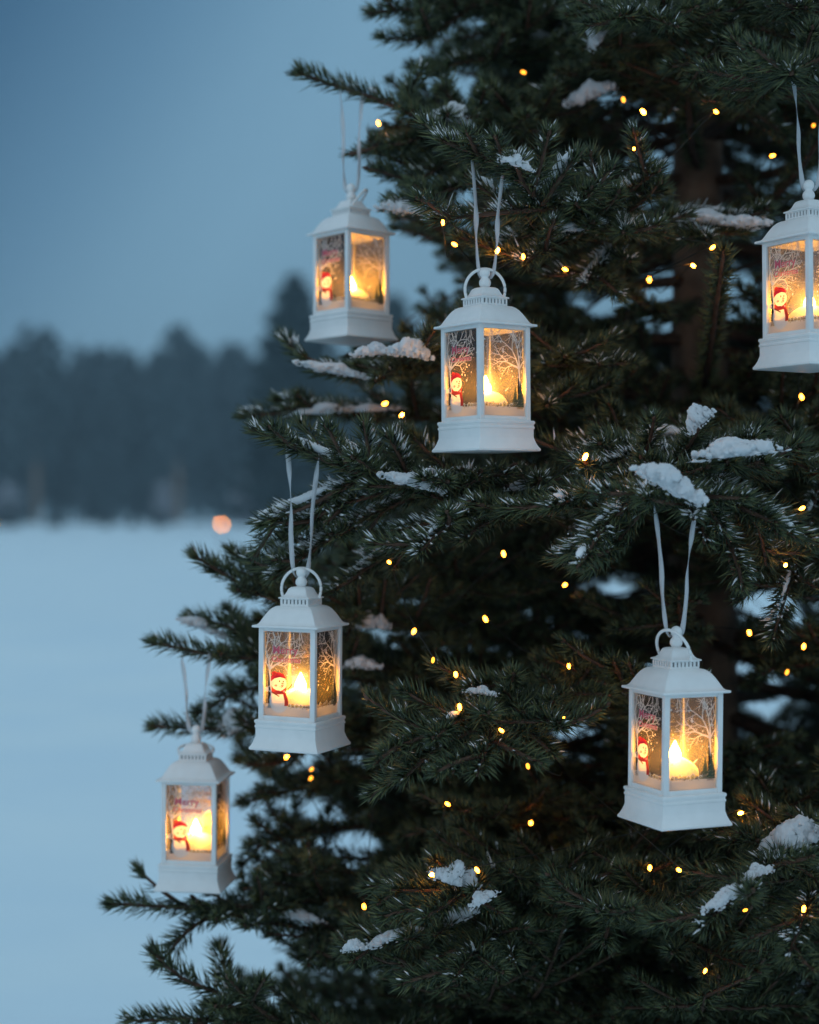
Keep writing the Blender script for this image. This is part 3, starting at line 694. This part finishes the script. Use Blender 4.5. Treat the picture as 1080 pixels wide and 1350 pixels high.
# candle
wobr = random.Random(3)
bm = lathe([(16.4, 23.4), (17.0, 24.5), (17.2, 32), (17.0, 36), (16.2, 39.0), (14.2, 41.2), (10.5, 43.2), (6.5, 44.6), (1.5, 45.0)], 40)
for v in bm.verts:
    a = math.atan2(v.co.y, v.co.x); f = 1 + .04 * math.sin(3 * a + .6) + .03 * math.sin(7 * a)
    v.co.x *= f; v.co.y *= f
    if v.co.z > .038: v.co.z += .0011 * math.sin(4 * a + 1)
can = bobj('candle', bm, M['wax'], lan, 60)
bobj('flame', lathe([(1.6, 44.4), (3.8, 45.4), (4.6, 47.0), (4.3, 49.2), (3.3, 51.6), (2.1, 54.2), (1.0, 56.4), (.3, 57.8)], 24), M['flame'], can, 80)
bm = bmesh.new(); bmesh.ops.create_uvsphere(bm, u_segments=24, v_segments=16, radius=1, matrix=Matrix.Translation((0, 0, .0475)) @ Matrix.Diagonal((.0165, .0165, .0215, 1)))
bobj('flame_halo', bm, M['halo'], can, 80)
# painted panes -----------------------------------------------------
class Pr:
    """flat shapes printed on a pane, in mm: u across, v up; several inks"""
    def __init__(s): s.bm = bmesh.new(); s.inks = []; s.k = 0; s.c = (0, 0); s.sc = (1, 1); s.lw = 1.0
    def ink(s, m):
        if m not in s.inks: s.inks.append(m)
        return s.inks.index(m)
    def poly(s, pts, m, lift=0.0):
        s.k += 1; y = -(lift + s.k * 0.0035)
        pts = [(s.c[0] + (u - s.c[0]) * s.sc[0], s.c[1] + (v - s.c[1]) * s.sc[1]) for u, v in pts]
        f = s.bm.faces.new([s.bm.verts.new((u * .001, y * .001, v * .001)) for u, v in pts]); f.material_index = s.ink(m)
    def ell(s, cu, cv, ru, rv, m, n=22, rot=0.0, a0=0, a1=360):
        c, q = math.cos(rot), math.sin(rot)
        s.poly([(cu + c * ru * math.cos(t) - q * rv * math.sin(t), cv + q * ru * math.cos(t) + c * rv * math.sin(t)) for t in [math.radians(a0 + (a1 - a0) * i / n) for i in range(n if a1 - a0 == 360 else n + 1)]], m)
    def line(s, pts, w0, w1, m):
        n = len(pts); Lp, Rp = [], []
        for i, (u, v) in enumerate(pts):
            a, b = pts[max(0, i - 1)], pts[min(n - 1, i + 1)]; dx, dy = b[0] - a[0], b[1] - a[1]; l = math.hypot(dx, dy) or 1
            w = (w0 + (w1 - w0) * i / (n - 1)) * .5 * s.lw; Lp.append((u - dy / l * w, v + dx / l * w)); Rp.append((u + dy / l * w, v - dx / l * w))
        s.poly(Lp + Rp[::-1], m)
    def done(s, name, parent):
        me = bpy.data.meshes.new(name); s.bm.to_mesh(me); s.bm.free()
        return link(name, me, parent, [M[k] for k in s.inks])
UW, V0, V1 = 19.6, 26.3, 90.5           # pane opening
def clampu(u): return max(-UW + .2, min(UW - .2, u))
def twigs(pr, u, v, ang, ln, w, m, r, depth):
    pts = [(u, v)]
    for i in range(4):
        ang += r.uniform(-.16, .16); u2, v2 = pts[-1][0] + math.cos(ang) * ln / 4, pts[-1][1] + math.sin(ang) * ln / 4
        if abs(u2) > UW - .3 or v2 > V1 - .3 or v2 < V0: break
        pts.append((u2, v2))
    if len(pts) > 1: pr.line(pts, w, w * .6, m)
    if depth and len(pts) > 2:
        for s_ in (-1, 1):
            twigs(pr, *pts[-1], ang + s_ * r.uniform(.25, .62), ln * r.uniform(.6, .8), w * .66, m, r, depth - 1)
        twigs(pr, *pts[len(pts) // 2], ang + r.choice((-1, 1)) * r.uniform(.5, .9), ln * .55, w * .55, m, r, depth - 1)
def bank(parent, seed):
    r = random.Random(seed); pr = Pr(); n = 16
    top = [(-UW + 2 * UW * i / n, V0 + 8.4 + 1.1 * math.sin(i * .55 + seed) + (2.0 if seed % 2 and i > 11 else 0) * math.sin((i - 11) / 5 * math.pi)) for i in range(n + 1)]
    pr.poly([(-UW, V0)] + [(UW, V0)] + top[::-1], 'p_snow'); pr.done('snow_bank', parent)
def flakes(parent, seed, n):
    r = random.Random(seed); pr = Pr()
    for i in range(n):
        q = r.choice((.22, .3, .45, .6, .75)); pr.ell(r.uniform(-UW + 1, UW - 1), r.uniform(V0 + 18, V1 - 6), q, q * r.uniform(.8, 1.5), 'p_white', 8, r.uniform(0, 3))
    pr.done('snowflakes', parent)
def village(parent, seed, u0, u1):
    r = random.Random(seed); pr = Pr(); u = u0; base = V0 + 7.0
    while u < u1:                                   # low fence and snow covered roofs, sketchily drawn
        w = r.uniform(2.2, 4.2); h = r.uniform(2.2, 4.6)
        if r.random() < .55:
            pr.poly([(u, base), (u + w, base), (u + w, base + h * .6), (u + w * .5, base + h), (u, base + h * .6)], 'p_village')
            pr.line([(u - .3, base + h * .55), (u + w * .5, base + h + .2), (u + w + .3, base + h * .55)], .5, .5, 'p_white')
            pr.poly([(u + w * .35, base + .5), (u + w * .6, base + .5), (u + w * .6, base + h * .4), (u + w * .35, base + h * .4)], 'p_brown')
        else:
            for k in range(3): pr.line([(u + w * k / 3 + .3, base - .3), (u + w * k / 3 + .3, base + 2.6)], .45, .4, 'p_brown')
            pr.line([(u, base + 1.6), (u + w, base + 1.7)], .4, .4, 'p_village'); pr.line([(u, base + .6), (u + w, base + .6)], .4, .4, 'p_brown')
        u += w + r.uniform(.1, .5)
    for i in range(26): pr.ell(r.uniform(u0, u1), base + r.uniform(-.8, 1.2), r.uniform(.2, .55), .3, r.choice(('p_white', 'p_brown', 'p_village')), 7)
    pr.done('village_print', parent)
def snowman(parent):
    pr = Pr(); u0, v0 = -7.6, V0 + 2.2; pr.c = (u0, v0); pr.sc = (1.18, 1.05)
    pr.line([(u0 - 4.2, v0 + 14.2), (u0 - 8.2, v0 + 16.2)], 1.2, .8, 'p_body')
    pr.ell(u0, v0 + 8.3, 6.7, 8.3, 'p_body', 26, .12)                 # body
    pr.ell(u0 - 8.6, v0 + 16.8, 1.5, 1.7, 'p_body', 12); pr.line([(u0 - 8.4, v0 + 17.5), (u0 - 6.4, v0 + 19.4)], .8, .6, 'p_body')
    pr.line([(u0 - 5.2, v0 + 15.0), (u0 + 0.4, v0 + 12.0)], .9, .7, 'p_brown')           # stick arm
    pr.line([(u0 + 6.6, v0 + 17.0), (u0 + 9.6, v0 + 21.4)], .9, .6, 'p_brown')
    pr.ell(u0 + .1, v0 + 21.6, 5.6, 5.6, 'p_body', 24)                # head
    pr.ell(u0 + 2.6, v0 + 20.0, 1.1, .8, 'p_pinkface', 10); pr.ell(u0 - 2.0, v0 + 19.8, 1.1, .8, 'p_pinkface', 10)
    pr.ell(u0 + .6, v0 + 23.0, .5, .7, 'p_dark', 8); pr.ell(u0 + 3.3, v0 + 22.9, .5, .7, 'p_dark', 8)
    pr.line([(u0 + 2.0, v0 + 21.7), (u0 + 4.2, v0 + 21.1)], .9, .2, 'p_red')
    pr.line([(u0 + .6, v0 + 19.2), (u0 + 1.9, v0 + 18.7), (u0 + 3.2, v0 + 19.2)], .35, .35, 'p_dark')
    pr.poly([(u0 - 5.8, v0 + 22.6), (u0 - 5.6, v0 + 26.2), (u0 - 3.4, v0 + 28.8), (u0 - .4, v0 + 29.6), (u0 + 2.8, v0 + 28.6), (u0 + 4.9, v0 + 26.4), (u0 + 5.0, v0 + 25.0), (u0 + 1.0, v0 + 26.0), (u0 - 3.0, v0 + 25.0)], 'p_crimson')
    pr.ell(u0 - 3.2, v0 + 28.6, 1.9, 1.5, 'p_red', 12)
    pr.poly([(u0 - 5.0, v0 + 18.2), (u0 - 2.0, v0 + 16.4), (u0 + 2.0, v0 + 16.2), (u0 + 5.2, v0 + 18.6), (u0 + 5.6, v0 + 16.0), (u0 + 3.6, v0 + 13.8), (u0 - 1.6, v0 + 13.4), (u0 - 5.2, v0 + 15.2)], 'p_red')
    pr.poly([(u0 + 3.0, v0 + 14.6), (u0 + 5.4, v0 + 15.0), (u0 + 7.0, v0 + 9.0), (u0 + 7.2, v0 + 5.6), (u0 + 4.2, v0 + 5.2), (u0 + 4.3, v0 + 9.0)], 'p_red')
    pr.done('snowman_print', parent)
def text_mesh(txt, size, u, v, m, bend=0.0):
    cu = bpy.data.curves.new('t', 'FONT'); cu.body = txt; cu.size = size * .001; cu.align_x = 'CENTER'; cu.offset = 0.00012; cu.resolution_u = 3
    o = bpy.data.objects.new('t', cu); C.objects.link(o)
    dg = bpy.context.evaluated_depsgraph_get(); me = bpy.data.meshes.new_from_object(o.evaluated_get(dg)); bpy.data.objects.remove(o)
    out_ = [(p.vertices[:]) for p in me.polygons]
    vs = [(c.co.x + u * .001, -.00032, c.co.y + v * .001 + bend * c.co.x * c.co.x) for c in me.vertices]
    return vs, out_
def greeting(parent):
    V, F, Mi = [], [], []
    for txt, sz, u, v, mi in (('Merry', 8.6, -2.2, 73.6, 0), ('Christmas', 6.0, -1.2, 67.4, 0)):
        for du, dv, m_, yy in ((.0, .0, mi, 0), (.28, -.26, 1, .00006)):
            vs, fs = text_mesh(txt, sz, u + du, v + dv, mi); b = len(V)
            V += [(x, y + yy, z_) for x, y, z_ in vs]; F += [tuple(i + b for i in f) for f in fs]; Mi += [m_] * len(fs)
    me = bpy.data.meshes.new('greeting'); me.from_pydata(V, [], F)
    for p, k in zip(me.polygons, Mi): p.material_index = k
    link('greeting', me, parent, [M['p_pink'], M['p_white']])
def tree_print(parent, seed, side):
    r = random.Random(seed); pr = Pr(); pr.lw = 1.3; b = -side * (UW - 4.6)
    pr.poly([(b - 2.6, V0 + 5.4), (b + 3.2, V0 + 5.4), (b + 1.5, V0 + 11), (b + .6, V0 + 22), (b - .9, V0 + 34), (b - 1.5, V0 + 34), (b - 1.6, V0 + 20), (b - 1.6, V0 + 10)], 'p_dark')
    k = 'p_white'
    pr.line([(b + 1.4, V0 + 13), (b + .4, V0 + 24), (b - .5, V0 + 34), (b - .2, V0 + 37)], .7, 1.5, k)
    for a, l, d_, w in ((100, 15, 3, 1.2), (74, 15, 3, 1.1), (32 , 13, 3, 1.3), (122, 10, 2, .9)):
        an = math.radians(a if side > 0 else 180 - a); twigs(pr, b - .3, V0 + 35.5, an, l, w, k, r, d_)
    for i in range(6):
        u = r.uniform(-UW + 4, UW - 3); twigs(pr, u, V1 - .6, math.radians(r.uniform(240, 300)), r.uniform(5, 8), .55, k, r, 1)
    pr.done('bare_tree_print', parent)
def firs(parent, seed):
    r = random.Random(seed); pr = Pr()
    for u, h, w in ((10.8, 14, 4.2), (15.8, 17, 4.6), (18.0, 9, 2.6)):
        b = V0 + 6.8
        for k in range(4):
            q = k / 4; ww = min(w * (1 - q), UW - .3 - u if u + w > UW else 99)
            pr.poly([(u - w * (1 - q), b + h * q), (u + max(.3, ww), b + h * q), (u + .1, b + h * (q + .42))], 'p_fir')
            pr.line([(u - w * (1 - q) * .8, b + h * q + .5), (u, b + h * q + 1.5)], .5, .3, 'p_village')
    pr.done('fir_print', parent)
for k in range(4):
    bm = bmesh.new(); box(bm, -20.6, 20.6, -.5, .5, 24.5, 92.2)
    pane = bobj('pane', bm, M['glass'], lan)
    # local -Y side of the pane is its outer face
    ang = k * math.pi / 2; rr = .0213
    pane.location = (rr * math.sin(ang), -rr * math.cos(ang), 0); pane.rotation_euler = (0, 0, ang)
    shift = empty('x', (0, 0, 0)); bpy.data.objects.remove(shift)
    kids0 = set(bpy.data.objects)
    bank(pane, k)
    if k % 2 == 0:
        tree_print(pane, 11, 1); greeting(pane); snowman(pane); village(pane, 4, 0.5, 18.8); flakes(pane, 2, 45)
    else:
        tree_print(pane, 23, -1); village(pane, 9, -17.5, 8.5); firs(pane, 3); flakes(pane, 7, 75)
    for o in set(bpy.data.objects) - kids0: o.location = (0, -.00056, 0)

def place_lantern(o, L):
    p = P(L['x'], L['y'], L['D']); o.location = p
    camdir = math.atan2(-p[1], -p[0]); corner = camdir + math.radians(L['turn'])
    o.rotation_euler = (0, 0, corner - math.radians(315))
    face = camdir + math.pi / 2                              # direction across the view
    yaw = face - o.rotation_euler.z + math.radians(L['ring'][0])
    for ch in o.children:
        if ch.name.startswith('ring_handle'):
            ch.rotation_euler = (math.radians(-L['ring'][1]) , 0, yaw)
    o.rotation_euler.x, o.rotation_euler.y = L['tilt']
    tag(o, L['lab'], 'lantern', 'white snowman lanterns hung on the spruce')
    return p
copies = [lan] + [copy_tree(lan) for _ in LANT[1:]]
for o, L in zip(copies, LANT): L['p'] = place_lantern(o, L)

# ------------------------------------------------------------------ ribbons
def ribbon(L, seed):
    r = np.random.default_rng(seed); D = L['D']; top = np.array(L['p']) + np.array([0, 0, .1335])
    (x0, y0), (x1, y1) = L['rib']; A, B_ = P(x0, y0, D), P(x1, y1, D)
    def near(p):
        d = np.linalg.norm(TW - p, axis=1); return d.min()
    rgt = np.array([1, 0, 0.])
    b0, b1 = top - rgt * .0050 + UP * .001, top + rgt * .0052 + UP * .001
    bow = np.array([0, .004, 0])
    path = [top + UP * (-.0015) + np.array([0, .0046, 0]), b0, b0 * .72 + A * .28 - rgt * .0008, (b0 + A) / 2 + rgt * .0004, b0 * .2 + A * .8 + rgt * .0003, A, A + UP * .004 + rgt * .004 + bow, (A + B_) / 2 + UP * .0045 + bow, B_ + UP * .004 - rgt * .004 + bow, B_, b1 * .2 + B_ * .8 - rgt * .0002, (b1 + B_) / 2 - rgt * .0005, b1 * .72 + B_ * .28 + rgt * .0008, b1, top + UP * (-.0015) + np.array([0, .0046, 0])]
    q = spline(np.array(path), .002); n = len(q); t = norm(np.gradient(q, axis=0))
    s_ = np.linspace(0, 1, n)
    tw = 0.95 * np.sin(s_ * 11 + r.uniform(0, 6)) + 0.45 * np.sin(s_ * 31 + seed)
    view = np.array([0, -1.0, 0]); sd = norm(np.cross(t, view)); nn = np.cross(sd, t)
    w = 0.95 * (np.cos(tw)[:, None] * sd + np.sin(tw)[:, None] * nn) * (.0021 * (0.85 + 0.14 * np.sin(s_ * 23 + seed)))[:, None]
    no = norm(np.cross(w, t)) * .00010
    V = np.stack([q - w - no, q + w - no, q + w + no, q - w + no], 1).reshape(-1, 3); F = []
    i = np.arange(n - 1)[:, None] * 4; j = np.arange(4)[None]; k = (j + 1) % 4
    F = np.concatenate([np.stack([i + j, i + k, i + 4 + k], -1).reshape(-1, 3), np.stack([i + j, i + 4 + k, i + 4 + j], -1).reshape(-1, 3)])
    a = Acc(); a.add(V, F)
    tag(link('ribbon', a.mesh('ribbon', True), None, M['ribbon']), L['rlab'], 'ribbon', 'ribbons holding the lanterns')
for i, L in enumerate(LANT): ribbon(L, i + 3)

# ------------------------------------------------------------------ fairy lights
BULBS = [(499,162,1.46),(584,293,1.42),(599,322,1.40),(656,330,1.36),(690,338,1.38),(745,355,1.42),(856,368,1.5),(914,350,1.42),(848,147,1.44),(822,131,1.46),(944,147,1.5),(836,196,1.52),(1019,205,1.52),(1073,165,1.5),
 (530,547,1.44),(508,532,1.47),(772,602,1.36),(664,730,1.4),(513,741,1.4),(745,771,1.44),(640,816,1.42),(546,832,1.42),(571,870,1.45),(601,889,1.42),(745,948,1.42),(661,963,1.42),(606,932,1.28),(1057,523,1.42),(1058,670,1.32),(1036,745,1.29),
 (988,834,1.42),(1060,852,1.42),(1038,886,1.44),(750,878,1.55),(378,998,1.5),(411,1014,1.52),(410,1026,1.56),(569,1153,1.33),(629,1147,1.38),(857,1144,1.4),(895,1147,1.42),(977,1072,1.33),(983,1200,1.26),(1060,1198,1.3),(940,326,1.44),(696,1010,1.55),(690,95,1.52),(700,1085,1.45),(480,1195,1.45),(930,1280,1.3),(590,1060,1.5)]
sl = empty('string_lights', P(900, 675, 1.6)); tag(sl, 'string of tiny amber fairy lights wound through the spruce boughs', 'string lights')
off = np.array(sl.location)
def settle(x, y, D):
    """rest the bulb on the outer needles of the bough it sits in"""
    near = np.hypot(tx_ - x, ty_ - y) < 20
    if near.any() and rng.random() < .8:
        d2 = min(D, tD_[near].min() - .014)
        if not in_front(P(x, y, d2)[None])[0]: D = max(d2, 1.08)
    return P(x, y, D)
bp = np.array([settle(*b) for b in BULBS])
bm = lathe([(.6, -2.6), (1.1, -1.9), (1.35, -.8), (1.35, .6), (1.0, 1.7), (.4, 2.3)], 12)
bulb_me = bpy.data.meshes.new('bulb'); bm.to_mesh(bulb_me); bm.free(); bulb_me.materials.append(M['bulb'])
bulb_ms = [bulb_me, bulb_me.copy(), bulb_me.copy()]
bulb_ms[1].materials[0] = M['bulb_strong']; bulb_ms[2].materials[0] = M['bulb_weak']
for m_ in bulb_ms:
    for p_ in m_.polygons: p_.use_smooth = True
STRONG = {(530, 547), (1036, 745), (848, 147), (914, 350), (772, 602), (656, 330), (569, 1153), (977, 1072)}
for b_, p in zip(BULBS, bp):
    o = link('bulb', bulb_ms[1 if b_[:2] in STRONG else (2 if rng.random() < .28 else 0)], sl); o.location = p - off; o.rotation_euler = rng.uniform(-1.2, 1.2, 3); o.scale = [rng.uniform(.8, 1.15)] * 3
left = list(range(len(bp))); cur = 0; order = [0]; left.remove(0)
while left:
    j = min(left, key=lambda q: np.linalg.norm((bp[q] - bp[cur]) * np.array([.8, 1, 1.4]))); order.append(j); left.remove(j); cur = j
wa = Acc(); run = []
def flush(run):
    if len(run) > 2: tube(wa, spline(np.array(run), .01) - off, .0007, 5)
for a, b in zip(order, order[1:]):
    A, B_ = bp[a] + [0, .003, .002], bp[b] + [0, .003, .002]; dist = np.linalg.norm(A - B_)
    m_ = (A + B_) / 2 + np.array([0, .05 + .1 * dist, -.04 * dist - .008])
    q = spline(np.array([A, m_, B_]), .012)
    while in_front(q).any() and m_[1] < 2.0:
        m_ = m_ + [0, .05, 0]; q = spline(np.array([A, A * .75 + B_ * .25 + [0, .06, 0], m_, A * .25 + B_ * .75 + [0, .06, 0], B_]), .012)
        if m_[1] > 1.9: break
    tube(wa, q - off, .0005, 5)
link('wire', wa.mesh('wire', True), sl, M['wire'])

# ------------------------------------------------------------------ snow field
bm = bmesh.new(); xs = np.concatenate([np.linspace(-300, -40, 14), np.linspace(-30, 30, 61), np.linspace(40, 300, 14)]); ys = np.concatenate([np.linspace(-60, -2, 10), np.linspace(0, 60, 90), np.linspace(64, 400, 40)])
grid = []
for y in ys:
    row = []
    for x in xs:
        z_ = 0.16 * noise.noise(Vector((x * .12, y * .10, 1.7))) + 0.06 * noise.noise(Vector((x * .55, y * .5, 4))) if abs(x) < 60 and y < 120 else 0.0
        row.append(bm.verts.new((x, y, z_)))
    grid.append(row)
for a, b in zip(grid, grid[1:]):
    for i in range(len(xs) - 1): bm.faces.new((a[i], a[i + 1], b[i + 1], b[i]))
me = bpy.data.meshes.new('snow_field'); bm.to_mesh(me); bm.free()
for p in me.polygons: p.use_smooth = True
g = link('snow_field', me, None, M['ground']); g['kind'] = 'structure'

# ------------------------------------------------------------------ far wood
M['wood_leaf'] = island_mix(mat('far_foliage', (.04, .05, .05), 0.8), [(.022, .048, .058), (.035, .065, .075), (.055, .085, .10)])
M['far_dark'] = island_mix(mat('far_dark_foliage', (.03, .05, .04), 0.8), [(.014, .038, .044), (.026, .052, .056)])
M['snowy'] = island_mix(mat('snowy_twigs', (.4, .4, .45), 0.8), [(.22, .22, .25), (.5, .5, .55)])
def leafcloud(acc, pts, size):
    n = len(pts); a = norm(rng.normal(size=(n, 3))); b = norm(np.cross(a, rng.normal(size=(n, 3)))); c = np.cross(a, b)
    s_ = size * rng.uniform(.6, 1.3, (n, 1))
    v = np.stack([pts + b * s_, pts - b * s_ * .5 + c * s_ * .87, pts - b * s_ * .5 - c * s_ * .87, pts + a * s_ * .8], 1)
    f = np.array([[0, 1, 2], [0, 1, 3], [1, 2, 3], [2, 0, 3]])
    acc.add(v.reshape(-1, 3), ((np.arange(n) * 4)[:, None, None] + f[None]).reshape(-1, 3))
def conifer_pts(x, y, h, r, n):
    t = rng.random(n) ** .8; rad = r * (1 - t) ** .62 * (0.45 + .55 * np.sqrt(rng.random(n))) * (0.75 + .25 * np.sin(t * h * 4.5))
    a = rng.random(n) * 2 * np.pi
    return np.stack([x + rad * np.cos(a), y + rad * np.sin(a), .06 * h + t * h * .94], 1)
def round_pts(x, y, h, r, n):
    d = norm(rng.normal(size=(n, 3))) * (rng.random((n, 1)) ** .45); p = d * np.array([r, r, h * .36]) + np.array([x, y, h * .62])
    return p
acc = Acc()
for i in range(520):
    x = -125 + i * .49 + rng.normal(0, .6); y = rng.uniform(168, 200)
    h = rng.normal(17.6, 0.6) * (y / 180) * (1 + .03 * math.sin(x * .25))
    if rng.random() < .5: leafcloud(acc, conifer_pts(x, y, h * 1.04, rng.uniform(3.0, 4.2), 220), .7)
    else: leafcloud(acc, round_pts(x, y, h, rng.uniform(2.8, 4.2), 220), .65); leafcloud(acc, round_pts(x, y, h * .6, rng.uniform(2.5, 3.5), 120), .65)
    tube(acc, np.array([[x, y, -.2], [x, y, h * .5], [x, y, h * .8]]), [.28, .2, .08], 6)
tag(link('far_wood', acc.mesh('far_wood'), None, M['wood_leaf']), 'blurred blue-grey wood along the far edge of the snow field', 'wood', kind='stuff')
def far_tree(px, top, base_D, wpx, lab, conifer=True, m='wood_leaf', n=900):
    x = (px - CX) / FPX * base_D; h = CAMZ + (HY - top) / FPX * base_D; r = wpx / 2 / FPX * base_D
    root_ = empty('background_tree', (x, base_D, 0)); tag(root_, lab, 'tree')
    a = Acc(); tube(a, np.array([[0, 0, -.1], [0, 0, h * .5], [0, 0, h * .92]]), [.02 * h, .014 * h, .003 * h], 8); link('trunk', a.mesh('trunk', True), root_, M['trunk'])
    a = Acc(); leafcloud(a, conifer_pts(0, 0, h, r, n) if conifer else round_pts(0, 0, h, r, n), .035 * h); link('crown', a.mesh('crown'), root_, M[m])
far_tree(388, 368, 92, 200, 'dark tree standing nearer than the wood, behind the upper left lantern', True, 'far_dark', 2400)
far_tree(520, 395, 96, 190, 'dark conifer mostly hidden between the upper left and the middle lantern', True, 'far_dark', 1300)
far_tree(48, 418, 165, 86, 'tall broad tree rising above the wood near the left edge', False, 'wood_leaf', 600)
far_tree(235, 422, 165, 80, 'tall tree rising above the wood left of the nearer conifer', False, 'wood_leaf', 600)
def bush(px, py, D, wpx, hpx, lab, m, group=None):
    x = (px - CX) / FPX * D; r = wpx / 2 / FPX * D; h = hpx / FPX * D; a = Acc(); n = 260
    d = norm(rng.normal(size=(n, 3))) * (rng.random((n, 1)) ** .4); d[:, 2] = np.abs(d[:, 2])
    root_ = empty('bush', (x, D, 0)); tag(root_, lab, 'bush', group)
    leafcloud(a, d * np.array([r, r, h]), .05 * (h + r)); link('foliage', a.mesh('foliage'), root_, M[m])
    b = Acc()
    for k in range(5): tube(b, np.array([[rng.normal(0, .1) * r, 0, -.05], [rng.normal(0, .35) * r, rng.normal(0, .3) * r, h * .8]]), [.04, .01], 5)
    link('stems', b.mesh('stems'), root_, M['trunk'])
bush(215, 690, 150, 30, 62, 'slim pale frosted bush at the foot of the wood', 'snowy')
bush(330, 690, 140, 62, 76, 'wide pale snow-laden bush beside the spruce tips', 'snowy')
bush(10, 690, 150, 40, 60, 'pale blue snowy bush at the left end of the wood', 'snowy')
for px, D, w_, h_ in ((12, 118, 44, 40), (72, 112, 26, 30), (140, 125, 18, 24), (175, 122, 16, 22), (212, 120, 24, 26)):
    bush(px, 0, D, w_, h_, 'low dark bush poking from the snow along the foot of the wood', 'wood_leaf', 'dark bushes along the foot of the wood')
# ------------------------------------------------------------------ distant warm lamps
def lamp(px, py, D, lab):
    p = P(px, py, D); root_ = empty('path_lamp', (p[0], p[1], 0)); tag(root_, lab, 'lamp', 'path lamps in the snow')
    r = 1.15 / FPX * D; h = p[2]
    bm = lathe([(r * 700, h * 1000 - r * 1200), (r * 1000, h * 1000 - r * 500), (r * 1000, h * 1000 + r * 500), (r * 700, h * 1000 + r * 1200)], 16); bobj('globe', bm, M['far_lamp'], root_)
    bm = lathe([(.014e3, -60), (.014e3, h * 1000 - r * 1200)], 10); bobj('post', bm, M['lamp_metal'], root_)
    bm = lathe([(r * 900, h * 1000 + r * 1200), (r * 600, h * 1000 + r * 1800), (r * 100, h * 1000 + r * 2200)], 16); bobj('lamp_cap', bm, M['lamp_metal'], root_)
lamp(292, 691, 38.0, 'small orange lit lamp glowing low over the snow beside the spruce tips')
lamp(-12, 688, 40.0, 'orange lit lamp just cut by the left edge of the picture')
# ------------------------------------------------------------------ cold haze over the field
bm = bmesh.new(); bmesh.ops.create_cube(bm, size=1, matrix=Matrix.Translation((0, 170, 12)) @ Matrix.Diagonal((640, 500, 27, 1)))
me = bpy.data.meshes.new('haze'); bm.to_mesh(me); bm.free()
hm = bpy.data.materials.new('haze_air'); hm.use_nodes = True; n = hm.node_tree; n.nodes.clear()
o_ = n.nodes.new('ShaderNodeOutputMaterial'); pv = n.nodes.new('ShaderNodeVolumePrincipled'); pv.inputs['Color'].default_value = (.62, .86, 1, 1); pv.inputs['Density'].default_value = 0.0019
n.links.new(pv.outputs[0], o_.inputs['Volume'])
hz = link('haze', me, None, hm); hz['kind'] = 'stuff'
